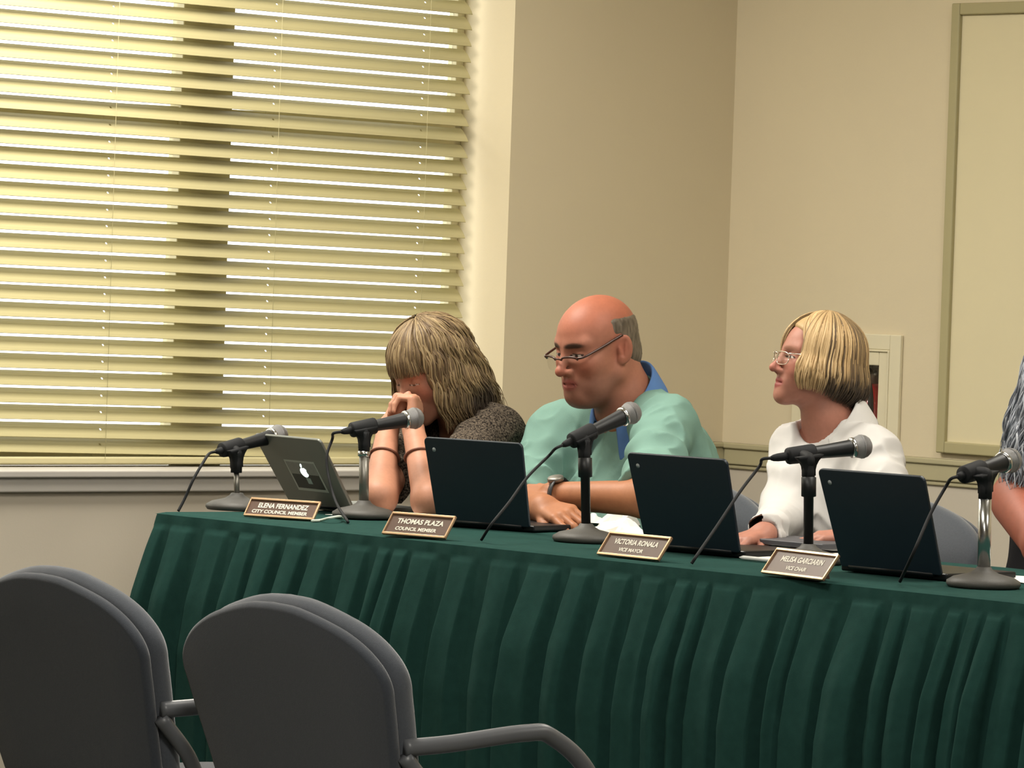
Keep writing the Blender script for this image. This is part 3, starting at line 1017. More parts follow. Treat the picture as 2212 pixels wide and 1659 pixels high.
crumpled((1328, 1130), -6, 0.20, 0.13, 0.055, 'crumpled white paper touching the left forearm of the bald person', 4)
crumpled((1334, 1157), -3, 0.19, 0.12, 0.036, 'crumpled white paper just behind the third name plate', 8)
sheet('paper_sheet', (1334, 1162), 0.19, 0.15, 4, 0.001, 'white sheet flat under the folded papers', seed=2)

c = tab(1735, 1200)
xa = rot_about(T, Z, math.radians(3)); ya = np.cross(Z, xa)
for i, (dz, w_, h_, an, lab) in enumerate(((0.001, 0.28, 0.20, 3, 'white sheet lowest in the stack before the white shirt'), (0.004, 0.27, 0.2, -4, 'white sheet middle of the stack before the white shirt'), (0.007, 0.28, 0.2, 7, 'white sheet uppermost below the dark folder'))):
    sheet('paper_sheet', (1738 + i * 3, 1200), w_, h_, an, dz, lab, seed=i, wob=0.001)
FO = tab(1745, 1194)
mb = MB(); mb.box(FO + Z * 0.022, 0.24, 0.17, 0.012, xa, ya, Z)
o = mb.make('folder', mat('folder_grey', '4a4a4e', rough=0.5, var=0.1), None, M=frame(FO, xa), smooth=False, bevel=0.003)
tag(o, 'dark grey folder on the papers before the white shirt', 'folder')
sheet('paper_sheet', (1655, 1204), 0.14, 0.12, 0, 0.001, 'white sheet beside the second navy laptop under a hand', seed=5)
PN = tab(1640, 1208, TABZ + 0.005)
mb = MB(); mb.lathe(PN - T * 0.06, T, [(0, 0.001), (0.01, 0.004), (0.012, 0.0045), (0.13, 0.0045), (0.132, 0.003)], 12)
o = mb.make('pen', mat('pen_white', 'e8e8e6', rough=0.35, var=0.02), None, M=frame(PN, T))
tag(o, 'white pen lying left of the name plate before the white shirt', 'pen')
sheet('paper_sheet', (2225, 1256), 0.20, 0.15, 8, 0.001, 'white sheet beside the chrome pole stand', seed=7)
# white charging cable by the grey laptop
pts = smooth_path([tab(674, 1125, TABZ + .004), tab(692, 1124, TABZ + .004), tab(712, 1119, TABZ + .012), tab(732, 1116, TABZ + .014), tab(742, 1119, TABZ + .006)], 12)
mb = MB(); mb.tube(pts, 0.0032, 8)
o = mb.make('charging_cable', mat('cable_white', 'c9d3c6', rough=0.5, var=0.02), None, M=frame(pts[0], T))
tag(o, 'white charging cable lying in front of the grey laptop', 'cable')


# ================================================================== chairs
def outline(nseg=8):
    half = [(0.0, 0.815), (0.065, 0.8105), (0.150, 0.789), (0.200, 0.767), (0.231, 0.744), (0.248, 0.722), (0.2535, 0.700), (0.250, 0.675), (0.244, 0.635), (0.232, 0.57), (0.220, 0.50), (0.205, 0.455), (0.16, 0.435), (0.0, 0.432)]
    sp = smooth_path([(a, b, 0) for a, b in half], 4)[:, :2]
    full = list(map(tuple, sp)) + [(-a, b) for a, b in sp[::-1][1:-1]]
    return full[::-1]                                   # counter-clockwise seen with x right, y up


def pad(o, ax, up, az, poly, depth, rim, bulge, cz):
    """upholstered pad: the outline inset in rings to round its rim on both faces."""
    poly = np.array(poly); cen = np.array([0, cz])
    rings = []
    K = 6
    for k in range(K + 1):
        a = math.pi * k / K
        ins = rim * (1 - math.sin(a)); off = -math.cos(a) * depth / 2
        q = poly - (poly - cen) / np.linalg.norm(poly - cen, axis=1, keepdims=True) * ins
        rings.append((q, off))
    front = [(poly - (poly - cen) * s - 0, d_) for s, d_ in ((0.35, depth / 2 + bulge * 0.75), (0.7, depth / 2 + bulge))]
    back = [(poly - (poly - cen) * s, -depth / 2 - bulge * b_) for s, b_ in ((0.7, 0.3), (0.35, 0.22))]
    rings = back + rings + front
    V_ = []
    for q, off in rings:
        for x, y in q:
            V_.append(o + ax * x + up * (y) + az * off)
    n = len(poly); F_ = []
    for i in range(len(rings) - 1):
        for j in range(n):
            F_.append((i * n + j, i * n + (j + 1) % n, (i + 1) * n + (j + 1) % n, (i + 1) * n + j))
    V_.append(o + up * cz + az * rings[0][1]); V_.append(o + up * cz + az * rings[-1][1])
    for j in range(n):
        F_.append((len(V_) - 2, (j + 1) % n, j)); b = (len(rings) - 1) * n
        F_.append((len(V_) - 1, b + j, b + (j + 1) % n))
    return V_, F_


def chair(label, roll=0.035):
    """local frame: x to the right seen from behind, y forward, z up; origin on the floor under the backrest."""
    C_ = empty('conference_chair', np.eye(4), label, 'chair', 'grey upholstered conference chairs')
    X, Y = np.array([1.0, 0, 0]), np.array([0, 1.0, 0])
    rec = 0.29
    up = math.cos(rec) * Z - math.sin(rec) * Y; az = math.cos(rec) * Y + math.sin(rec) * Z
    X2 = X * math.cos(roll) - up * math.sin(roll); up2 = up * math.cos(roll) + X * math.sin(roll)
    o = -up * 0.0
    ol = outline()
    piv = np.array([0, 0.212, 0.0])                    # leaning about the seat height
    k = 1.0 / math.cos(rec)
    poly = [(a, b * k) for a, b in ol]
    v, f = pad(piv, X2, up2, az, poly, 0.022, 0.009, 0.005, 0.64 * k)
    make('back_shell', v, f, M_fabric, C_, local=True)
    poly2 = [(a * 1.005, (0.62 + (b - 0.62) * 1.012) * k) for a, b in ol]
    v, f = pad(piv + az * 0.031, X2, up2, az, poly2, 0.036, 0.016, 0.014, 0.64 * k)
    make('back_cushion', v, f, M_fabricedge, C_, local=True)
    # seat
    ss = [(0.245 * math.copysign(abs(math.cos(t)) ** 0.45, math.cos(t)), 0.23 * math.copysign(abs(math.sin(t)) ** 0.45, math.sin(t))) for t in np.linspace(0, 2 * math.pi, 49)[:-1]]
    v, f = pad(np.array([0, 0.33, 0.43]), X, Y, Z, ss, 0.065, 0.025, 0.012, 0.0)
    make('seat', v, f, M_fabric, C_, local=True)
    for sg in (-1, 1):
        mb = MB(); mb.tube(smooth_path([(sg * 0.240, 0.045, 0.612), (sg * 0.262, 0.12, 0.618), (sg * 0.278, 0.25, 0.630), (sg * 0.28, 0.305, 0.622), (sg * 0.28, 0.385, 0.56), (sg * 0.278, 0.46, 0.42), (sg * 0.27, 0.50, 0.20), (sg * 0.265, 0.52, 0.012)], 10), 0.0135, 12)
        mb.make('armrest_frame', M_tube, C_, local=True)
        mb = MB(); mb.tube(smooth_path([(sg * 0.240, 0.045, 0.60), (sg * 0.250, 0.105, 0.52), (sg * 0.255, 0.12, 0.42), (sg * 0.26, 0.03, 0.2), (sg * 0.262, -0.05, 0.012)], 10), 0.0125, 12)
        mb.make('rear_leg', M_tube, C_, local=True)
        mb = MB(); mb.tube([(sg * 0.258, 0.10, 0.415), (sg * 0.272, 0.53, 0.40)], 0.0115, 10)
        mb.make('seat_rail', M_tube, C_, local=True)
    mb = MB(); mb.tube([(-0.255, 0.12, 0.40), (0.255, 0.12, 0.40)], 0.011, 10)
    mb.make('crossbar', M_tube, C_, local=True)
    return C_


def place(o, loc, ya):
    ya = np.asarray(ya, float); xa = np.array([ya[1], -ya[0], 0])
    M = np.eye(4); M[:3, 0] = xa; M[:3, 1] = ya; M[:3, 3] = loc
    o.matrix_world = Matrix(M.tolist())
    return o


fw = WD.copy()
cc = np.array([-0.342, 7.223, 0])
ch = chair('grey conference chair in front of the table showing its whole back', roll=0.0)
rec_off = 0.0
place(ch, cc + T * 0.012, fw)
ch2 = copy_tree(ch)
place(ch2, cc - T * 0.600, WD)
ch2['label'] = 'grey conference chair cut off by the bottom left corner'
chp = {}
# ================================================================== people (built in table coordinates a, w, z)
RT = np.stack([T, WD, Z])                      # rows


def toaw(p):
    return RT @ (np.asarray(p) - P0)


def J(px, py, w):
    return toaw(pt(px, py, w))


def toworld(v):
    return np.asarray(v) @ RT + P0


CAMDIR = np.array([0.7546, -0.656, 0]); IMR = np.array([0.656, 0.7546, 0])   # towards the camera, image right (a, w, z)


def head_frame(phi, pitch, roll=0.0):
    """phi: degrees from facing the camera towards image left; pitch > 0 looks down."""
    f = math.cos(math.radians(phi)) * CAMDIR - math.sin(math.radians(phi)) * IMR
    r = np.cross(f, Z)
    f2 = rot_about(f, r, -math.radians(pitch)); u = np.cross(r, f2)
    r3 = rot_about(r, f2, math.radians(roll)); u3 = np.cross(r3, f2)
    return np.stack([r3, f2, u3])              # rows: right, forward, up


def mir(c):
    return np.array([-c[0], c[1], c[2]])


def head_field(P, o):
    X = P.copy(); A = np.abs(X[:, 0]); Q = X.copy(); Q[:, 0] = A      # symmetric
    fem = o.get('fem', False); fat = o.get('fat', 0.0)
    d = ell(Q, (0, -0.012, 0.030), (0.076, 0.098, 0.088))
    d = smin(d, ell(Q, (0, 0.012, 0.025), (0.068, 0.080, 0.075)), 0.02)
    d = smin(d, ell(Q, (0, 0.030, -0.035), (0.060 + fat * .6, 0.058, 0.078)), 0.03)
    jr = 0.016 if fem else 0.022
    d = smin(d, rc(Q, (0.048 + fat, -0.002, -0.058), (0.012, 0.070, -0.096), jr + fat * .5, 0.020), 0.03)
    d = smin(d, ell(Q, (0.042, 0.050, -0.028), (0.025 + fat * .7, 0.030, 0.028)), 0.025)
    d = smin(d, rc(Q, (0.008, 0.083, 0.021), (0.046, 0.066, 0.024), 0.010, 0.010), 0.018)
    d = smax(d, -ell(Q, (0.032, 0.101, 0.002), (0.019, 0.020, 0.014)), 0.014)
    d = smin(d, ell(Q, (0.032, 0.073, 0.001), (0.0165, 0.0125, 0.0115)), 0.005)       # lids over the eyeball
    d = smin(d, rc(Q, (0.016, 0.086, -0.016), (0.045, 0.070, -0.014), 0.005, 0.006), 0.012)  # lower lid bag
    nl = o.get('nose', 1.0)
    d = smin(d, rc(Q, (0, 0.085, 0.012), (0, 0.085 + 0.026 * nl, -0.030), 0.0075, 0.0100), 0.013)
    d = smin(d, sph(Q, (0, 0.087 + 0.026 * nl, -0.034), 0.0092 if fem else 0.0108), 0.007)
    d = smin(d, ell(Q, (0.0105 if fem else 0.0125, 0.099, -0.037), (0.0066 if fem else 0.0076, 0.0110, 0.0072)), 0.006)
    d = smax(d, -ell(Q, (0.0065, 0.106, -0.0465), (0.0038, 0.0060, 0.0040)), 0.003)
    d = smin(d, ell(Q, (0, 0.074, -0.066), (0.031, 0.024, 0.026)), 0.02)
    lipf = 0.0950
    d = smin(d, rc(Q, (0, lipf, -0.0610), (0.024, 0.083, -0.0668), 0.0055, 0.0028), 0.006)
    d = smin(d, rc(Q, (0, lipf - .001, -0.0732), (0.021, 0.084, -0.0690), 0.0062, 0.0030), 0.006)
    d = smax(d, -rc(Q, (0, lipf + 0.0085, -0.0668), (0.023, 0.0885, -0.0675), 0.0030, 0.0020), 0.003)
    d = smin(d, ell(Q, (0, 0.077, -0.099), (0.022, 0.018, 0.017)), 0.02)
    if o.get('jowl'):
        d = smin(d, ell(Q, (0, 0.035, -0.102), (0.050, 0.045, 0.030)), 0.03)
        d = smin(d, ell(Q, (0.040, 0.045, -0.075), (0.022, 0.028, 0.024)), 0.02)
    if o.get('ears', True):
        # ear: flattened shell turned out a little
        E = Q - np.array([0.079, -0.014, -0.004])
        c_, s_ = math.cos(0.45), math.sin(0.45)
        E2 = np.stack([E[:, 0] * c_ + E[:, 1] * s_, -E[:, 0] * s_ + E[:, 1] * c_, E[:, 2]], 1)
        t_ = 0.15; E3 = np.stack([E2[:, 0], E2[:, 1] * math.cos(t_) + E2[:, 2] * math.sin(t_), -E2[:, 1] * math.sin(t_) + E2[:, 2] * math.cos(t_)], 1)
        e = ell(E3, (0.002, -0.004, 0.0), (0.0065, 0.0185, 0.033))
        e = smin(e, ell(E3, (0.0, 0.004, -0.026), (0.0060, 0.010, 0.011)), 0.008)
        e = smax(e, -ell(E3, (0.0085, -0.001, 0.004), (0.0060, 0.0110, 0.021)), 0.004)
        e = smin(e, rc(E3, (0.003, 0.006, -0.008), (0.004, 0.010, 0.002), 0.0035, 0.003), 0.004)
        e = smin(e, rc(E3, (0.004, -0.004, -0.012), (0.004, -0.006, 0.012), 0.0030, 0.0025), 0.003)
        d = smin(d, e, 0.006)
    return d


def head_color(L, base, o):
    """natural colouring of the skin itself: lips, ruddy nose and cheeks, brows, eyes."""
    base = np.array(lin(base)); n = len(L)
    col = np.tile(base, (n, 1))
    A = np.abs(L[:, 0])

    def blob(c, r, k=1.0):
        q = np.linalg.norm((np.stack([A, L[:, 1], L[:, 2]], 1) - np.array(c)) / np.array(r), axis=1)
        return np.clip(1.3 - q, 0, 1)[:, None] * k
    red = np.array(lin(o.get('ruddy', 'b8664e')))
    for c, r, k in (((0, .113, -.033), (.02, .02, .02), .55), ((.044, .07, -.03), (.026, .03, .024), .45), ((.082, -.012, 0), (.02, .03, .04), .45)):
        b = blob(c, r, k); col = col * (1 - b) + red * b
    if o.get('scalp'):
        b = np.clip((L[:, 2] - 0.03) / 0.04, 0, 1)[:, None] * 0.75; col = col * (1 - b) + np.array(lin(o['scalp'])) * b
    lip = np.array(lin(o.get('lip', '9a4a44')))
    b = np.clip(1.35 - np.linalg.norm((np.stack([A, L[:, 1], L[:, 2]], 1) - np.array((0, .094, -.067))) / np.array((.023, .016, .0125)), axis=1), 0, 1)[:, None]
    b = np.clip(b * 3, 0, 1) * (L[:, 1] > .078)[:, None] * o.get('lipk', .9)
    col = col * (1 - b) + lip * b
    if o.get('stubble'):
        b = np.clip((-.045 - L[:, 2]) / .02, 0, 1) * np.clip((L[:, 1] + .01) / .03, 0, 1) * (1 - np.clip(1.3 - np.linalg.norm((L - np.array((0, .094, -.066))) / np.array((.024, .02, .014)), axis=1), 0, 1))
        b = b[:, None] * .35; col = col * (1 - b) + np.array(lin('5e4a42')) * b
    # brow hair
    bx = A - .030; bz = L[:, 2] - (.0225 + o.get('browz', 0) - 3.5 * bx * bx)
    b = np.clip(1.4 - np.sqrt((bx / .020) ** 2 + (bz / o.get('browr', .0052)) ** 2), 0, 1) * (L[:, 1] > .05)
    b = np.clip(b * 2, 0, 1)[:, None] * o.get('browk', .8); col = col * (1 - b) + np.array(lin(o.get('brow', '4a382c'))) * b
    # eyes: lash line, white, iris
    op = o.get('open', 1.0)
    ez = L[:, 2] - .0005 + o.get('look', 0)
    ex = A - .032
    e = (ex / .0135) ** 2 + (ez / (.0052 * op)) ** 2
    m = (L[:, 1] > .068)
    w = ((e < 1) & m)
    lash = ((e >= 1) & (e < 1.9) & (ez > -.002) & m)
    col[w] = lin('c9bdb2')
    col[w & ((ex / .0058) ** 2 + (ez / .006) ** 2 < 1)] = lin('2c2320')
    col[lash] = lin('3a2a24')
    return col


FL = [(0.044, 0.026, 0.021), (0.048, 0.030, 0.022), (0.045, 0.028, 0.021), (0.036, 0.021, 0.019)]
FX = [0.029, 0.010, -0.010, -0.028]


def hand_caps(wrist, fwd, dorsal, thumb_side, curls, thumb=(35, 20, 20), s=1.0, spread=4.0, thumb_in=0.3):
    """capsules of a hand: palm, five fingers with two bent joints each, thumb leaving the side of the palm."""
    fwd = np.asarray(fwd, float) / np.linalg.norm(fwd); dorsal = np.asarray(dorsal, float)
    dorsal = dorsal - fwd * np.dot(dorsal, fwd); dorsal /= np.linalg.norm(dorsal)
    x = np.cross(fwd, dorsal)
    if np.dot(x, thumb_side) < 0:
        x = -x
    wr_ = np.asarray(wrist, float)

    def G(a, b, c):
        return wr_ + (x * a + fwd * b + dorsal * c) * s
    palm, fing = [], []
    for i in range(4):
        k = G(FX[i], 0.088 - 0.004 * (i == 0) - 0.010 * (i == 3), 0.002)
        palm.append((G(FX[i] * 0.55, 0.006, 0), k, 0.0150 * s, 0.0112 * s))
        p = k; ang = 0.0
        sp = math.radians(spread) * (1.5 - i)
        f0 = fwd * math.cos(sp) + x * math.sin(sp)
        rr_ = [0.0100, 0.0088, 0.0080, 0.0066]
        if i == 3:
            rr_ = [r * 0.88 for r in rr_]
        for j in range(3):
            ang += math.radians(curls[i][j])
            dirv = f0 * math.cos(ang) - dorsal * math.sin(ang)
            q = p + dirv * FL[i][j] * s
            fing.append((i, p, q, rr_[j] * s, rr_[j + 1] * s)); p = q
    t0 = G(0.020, 0.020, -0.006); t1 = G(0.038, 0.048, -0.014)
    palm.append((G(0.010, 0.010, -0.004), t0, 0.0150 * s, 0.0145 * s))
    a1 = math.radians(thumb[0])
    td = fwd * math.cos(a1) + x * math.sin(a1) * (1 - thumb_in) - dorsal * math.sin(a1) * thumb_in; td /= np.linalg.norm(td)
    td2 = rot_about(td, np.cross(td, -x * 0.6 - dorsal * 0.8), math.radians(thumb[1]))
    t2 = t1 + td * 0.033 * s; t3 = t2 + td2 * 0.027 * s
    fing += [(4, t0, t1, 0.0145 * s, 0.0118 * s), (4, t1, t2, 0.0118 * s, 0.0100 * s), (4, t2, t3, 0.0100 * s, 0.0078 * s)]
    cen = G(0.0, 0.07, 0)
    return palm, fing, cen


def hand_field(P, H):
    palm, fing, cen = H

    def f(Q):
        d = None
        for a, b, r1, r2 in palm:
            e = rc(Q, a, b, r1, r2); d = e if d is None else smin(d, e, 0.014)
        for k in range(5):
            fk = None
            for i, a, b, r1, r2 in fing:
                if i == k:
                    e = rc(Q, a, b, r1, r2); fk = e if fk is None else smin(fk, e, 0.004)
            d = smin(d, fk, 0.0045)
        return d
    return near(P, cen, 0.15, f)


def person_body(name, label, group, head_c, HR, hs, hopt, neck, torso, arms, hands, skin, h=0.0028, arm_col=None, bounds=None):
    """one continuous skin: head, neck, trunk, arms and hands in one field."""
    def f(P):
        d = torso(P) if torso else None
        nk = chain(P, neck[0], neck[1], 0.03)
        d = nk if d is None else smin(d, nk, 0.03)
        hd = near(P, head_c, 0.17 * hs, lambda Q: head_field((Q - head_c) @ HR.T / hs, hopt) * hs)
        d = smin(d, hd, 0.022)
        for (pts, rad), H in zip(arms, hands):
            ad = chain(P, pts, rad, 0.02)
            if H is not None:
                ad = smin(ad, hand_field(P, H), 0.016)
            d = smin(d, ad, 0.012)
        return d
    lo, hi = bounds
    v, F = sdf_mesh(f, lo, hi, h)
    L = (v - head_c) @ HR.T / hs
    col = np.tile(np.array(lin(skin)), (len(v), 1))
    if arm_col:
        col[:] = lin(arm_col)
    hm = np.linalg.norm(L, axis=1)
    hc = head_color(L, skin, hopt)
    m = np.clip((0.19 - hm) / 0.04, 0, 1)[:, None]
    col = col * (1 - m) + hc * m
    n = vnoise(v * 60, 2) * 0.06 + vnoise(v * 220, 5) * 0.05
    col = np.clip(col * (1 + n[:, None]), 0, 1)
    base = toworld(np.array([torso_c[name][0], torso_c[name][1], 0.0])) if False else None
    return v, F, col


M_skin = mat('skin', 'c08a70', rough=0.52, spec=0.35, attr='col', var=0.05, vscale=90, bump=0.12, bscale=700)
M_hair = mat('hair', '9a8050', rough=0.5, spec=0.3, attr='col', var=0.15, vscale=140, stretch=(1, 1, 0.12), bump=0.15, bscale=500)
M_mint = mat('mint_shirt', '77988d', rough=0.95, spec=0.05, var=0.08, vscale=14, bump=0.25, bscale=700)
M_denim = mat('blue_collar', '5678ac', rough=0.85, spec=0.15, var=0.08, vscale=60, bump=0.2, bscale=900)
M_white = mat('white_shirt', 'c6c3c0', rough=0.8, spec=0.15, var=0.03, vscale=14, bump=0.1, bscale=900)
M_sweater = mat('flecked_sweater', '241f1c', rough=0.95, spec=0.1, var=0.3, vscale=230, col2='7a6e60', contrast=(0.36, 0.80), bump=0.5, bscale=260, detail=2.0)
M_inner = mat('black_top', '121114', rough=0.85, spec=0.15, var=0.2)
M_trous = mat('dark_trousers', '23252c', rough=0.9, spec=0.1, var=0.1)
M_frameb = mat('spectacle_brown', '3a1f16', rough=0.3, spec=0.5, var=0.1)
M_wire = mat('spectacle_wire', 'd8c8b8', rough=0.25, metal=0.9, var=0.02)
M_lens = glass('spectacle_lens')
M_watch = mat('watch_black', '1a1a1d', rough=0.4, spec=0.5, var=0.1)
M_bead = mat('bead_brown', '7a5040', rough=0.5, var=0.3, vscale=300)


def person(name, label, base_aw, v, F, col):
    M = frame(toworld(np.array([base_aw[0], base_aw[1], 0.0])), T)
    o = make(name, toworld(v), F, M_skin, None, M, color=col)
    tag(o, label, 'person')
    return o


def part(nm, v, F, m, root, color=None, sm=0, **k):
    if sm:
        v = relax(v, F, sm)
    return make(nm, toworld(v), F, m, root, color=color, **k)


def trousers(a0, wseat, root, knee_w, m=M_trous):
    def f(P):
        d = ell(P, (a0, wseat, 0.56), (0.19, 0.15, 0.12))
        for s in (-1, 1):
            d = smin(d, chain(P, [(a0 + s * .095, wseat - .02, .545), (a0 + s * .12, knee_w, .545), (a0 + s * .12, knee_w + .03, .10)], [.088, .066, .048], .03), .03)
            d = smin(d, chain(P, [(a0 + s * .12, knee_w + .03, .06), (a0 + s * .125, knee_w - .13, .035)], [.042, .034], .02), .02)
        return smax(d, P[:, 2] - .66, .01)
    v, F = sdf_mesh(f, (a0 - .3, knee_w - .25, -.02), (a0 + .3, wseat + .25, .72), .009)
    part('trousers', v, F, m, root)


def collar(root, c, up, back, r, h, m, leaf=0.055, point=0.035, open_deg=35, spread=1.32, nm='collar', tilt=0.0, thick=0.003):
    up = np.asarray(up, float) / np.linalg.norm(up)
    back = np.asarray(back, float); back = back - up * np.dot(back, up); back /= np.linalg.norm(back)
    side = np.cross(up, back)
    rows = []
    th = np.linspace(-180 + open_deg, 180 - open_deg, 61)
    for t in th:
        a = math.radians(t)
        dirv = back * math.cos(a) + side * math.sin(a)
        fr = abs(t) / (180 - open_deg)                    # 0 back .. 1 front tip
        drop = tilt * (1 - math.cos(a)) * 0.5             # the front sits lower
        hh = h * (1 - 0.35 * fr ** 2)
        lf = leaf + point * fr ** 4
        sp = spread + 0.22 * fr ** 3
        base = c - up * drop
        prof = [(1.0, 0.0), (0.985, hh * .6), (0.99, hh * .95), (1.03, hh * 1.05), (1.09, hh * 0.93), (1.09 + (sp - 1.09) * .5, hh - lf * .55), (sp, hh - lf)]
        rows.append([base + dirv * r * k + up * z for k, z in prof])
    rows = np.array(rows); n, k = rows.shape[:2]
    idx = np.arange(n * k).reshape(n, k)
    F = np.stack([idx[:-1, :-1], idx[:-1, 1:], idx[1:, 1:], idx[1:, :-1]], -1).reshape(-1, 4)
    return make(nm, toworld(rows.reshape(-1, 3)), F, m, root, thick=thick, sub=1)


# ------------------------------------------------------------------ hair made of locks
def add_tube(V_, F_, C_, pts, rad, cols, n=4, flat=0.5, nrm=None):
    pts = np.asarray(pts, float); k = len(pts)
    tg = np.gradient(pts, axis=0); tg /= np.linalg.norm(tg, axis=1, keepdims=True) + 1e-9
    nr = nrm - tg * (nrm * tg).sum(1, keepdims=True); nr /= np.linalg.norm(nr, axis=1, keepdims=True) + 1e-9
    bb = np.cross(tg, nr)
    base = sum(len(x) for x in V_)
    ring = []
    for j in range(n):
        a = 2 * math.pi * j / n
        ring.append(pts + rad[:, None] * (math.cos(a) * nr * flat + math.sin(a) * bb))
    R = np.stack(ring, 1).reshape(-1, 3)
    V_.append(R); C_.append(np.repeat(cols, n, axis=0))
    ii = np.arange(k - 1)[:, None] * n; jj = np.arange(n)[None]
    q = np.stack([ii + jj, ii + (jj + 1) % n, ii + n + (jj + 1) % n, ii + n + jj], -1).reshape(-1, 4) + base
    F_.append(q)


def folds(P, d_, fa, fl, amp, seed=0):
    """cloth folds running along direction d_."""
    d_ = np.asarray(d_, float); d_ = d_ / np.linalg.norm(d_)
    a = np.cross(d_, [0, 1.0, 0]); a /= np.linalg.norm(a); b = np.cross(d_, a)
    q = np.stack([P @ a * fa * .5, P @ b * fa * .35, P @ d_ * fl * .5], 1)
    q = q + .6 * vnoise(P * 7, seed + 3)[:, None]
    r_ = 1 - np.abs(vnoise(q, seed))
    msk = np.clip(.55 + .9 * vnoise(P * 5, seed + 9), 0, 1)
    return amp * (r_ ** 2.2 - .35) * msk


def hair_locks(rng, count, phi_fn, path_fn, col_fn, r0_, r1_, nseg=16):
    V_, F_, C_ = [], [], []
    for i in range(count):
        ph = phi_fn(rng)
        pts, nrm = path_fn(ph, rng)
        k = len(pts)
        t = np.linspace(0, 1, k)
        w = rng.uniform(r0_, r1_)
        rad = w * np.clip(np.minimum(t / 0.12 + 0.35, 1), 0, 1) * np.clip((1.02 - t) / 0.35, 0.12, 1) ** 0.8
        cols = col_fn(ph, pts, rng)
        add_tube(V_, F_, C_, pts, rad, cols, nrm=nrm)
    return np.concatenate(V_), np.concatenate(F_), np.concatenate(C_)


HC = np.array([0, -0.012, 0.030]); HRAD = np.array([0.076, 0.098, 0.088])


def fall_path(phi, e, th0, zend, flare, curl, rng, wave=0.0, wl=0.05, nseg=22, part_x=0.0, tuck=0.0, fringe=None):
    """from the crown over the skull, then hanging: phi 0 = front, +90 = the person's right."""
    x, y = math.sin(phi), math.cos(phi)
    R = HRAD + e
    pts, nr = [], []
    the = math.radians(96)
    if fringe is not None:
        the = fringe
    for th in np.linspace(th0, the, 12):
        p = HC + np.array([R[0] * math.sin(th) * x, R[1] * math.sin(th) * y, R[2] * math.cos(th)])
        p[0] += part_x * (1 - min(1, th / 1.2)) 
        pts.append(p); n = (p - HC) / R; nr.append(n / np.linalg.norm(n))
    if fringe is None:
        p0 = pts[-1].copy()
        z0 = p0[2]; ln = max(z0 - zend, 0.01)
        for s in np.linspace(0, 1, nseg)[1:]:
            z = z0 - ln * s
            k = 1 + flare * math.sin(min(s * 1.3, 1) * math.pi / 2) - curl * max(0, s - 0.55) ** 2 * 4
            p = np.array([HC[0] + (p0[0] - HC[0]) * k, HC[1] + (p0[1] - HC[1]) * k, z])
            pts.append(p); nr.append(np.array([x, y, 0.0]))
    pts = np.array(pts); nr = np.array(nr)
    for _ in range(4):
        pts[1:-1] = .25 * pts[:-2] + .5 * pts[1:-1] + .25 * pts[2:]
    if wave:
        t = np.cumsum(np.concatenate([[0], np.linalg.norm(np.diff(pts, axis=0), axis=1)]))
        ph1, ph2 = phi * 5 + rng.normal(0, .55), phi * 7 + rng.normal(0, .55)
        sd_ = np.stack([nr[:, 1], -nr[:, 0], 0 * t], 1)
        pts = pts + (np.sin(t / wl * 6.28 + ph1) * wave * np.clip(t / .1, 0, 1))[:, None] * sd_ + (np.sin(t / wl * 5.1 + ph2) * wave * .6 * np.clip(t / .1, 0, 1))[:, None] * nr
    return pts, nr


def eyeglasses(root, head_c, HR, hs, m, z=-0.004, drop_=0.018, full=False, wire=0.0016, bar=0.0022, y=0.104):
    def G(p):
        return toworld(head_c + (np.asarray(p, float) * hs) @ HR)
    pts = {}
    fr_obj = None
    lens = MB(); fr_ = MB()
    for s in (-1, 1):
        ring = []
        for t in np.linspace(0, 2 * math.pi, 29)[:-1]:
            cx, cz = math.cos(t), math.sin(t)
            lx = s * (0.0335 + 0.0255 * math.copysign(abs(cx) ** 0.7, cx)); lz = z - 0.012 + 0.0165 * math.copysign(abs(cz) ** 0.7, cz)
            ring.append((lx, y - 0.0045 * ((abs(lx) - 0.01) / 0.05) ** 2 * 3, lz))
        top = [p for p in ring if p[2] > z - 0.004]
        top = sorted(top, key=lambda p: p[0])
        fr_.tube([G(p) for p in top], bar * hs, 8)
        if full:
            fr_.tube([G(p) for p in ring + ring[:1]], wire * hs, 6)
        c = np.mean([G(p) for p in ring], 0)
        rg = [G(p) for p in ring]
        lens.add(rg + [c], [(i, (i + 1) % 28, 28) for i in range(28)])
        out = max(top, key=lambda p: abs(p[0]))
        hx = s * 0.0695
        tp = smooth_path([G((s * 0.058, y - 0.010, z + 0.001)), G((hx, y - 0.022, z + 0.003)), G((s * 0.0765, 0.045, z + drop_ * 0.55)), G((s * 0.0800, 0.000, z + drop_)), G((s * 0.0815, -0.016, z + drop_ + 0.002)), G((s * 0.079, -0.032, z + drop_ - 0.018))], 8)
        te = MB(); te.tube(tp, bar * hs * 1.05, 8)
        pts[s] = te
    fr_.tube(smooth_path([G((-0.009, y - 0.001, z - 0.002)), G((0, y + 0.004, z + 0.001)), G((0.009, y - 0.001, z - 0.002))], 6), wire * hs * 1.2, 8)
    g_ = fr_.make('eyeglasses', m, root)
    lens.make('lens', M_lens, g_)
    for s in (-1, 1):
        pts[s].make('temple_arm', m, g_)
    return g_


def wrinkle(P, amp, f1=(9, 9, 5), f2=(22, 22, 12), seed=0):
    a = vnoise(P * np.array(f1), seed); b = vnoise(P * np.array(f2), seed + 1)
    return amp * ((1 - np.abs(a)) ** 2 * 1.0 - 0.4 + 0.35 * b)


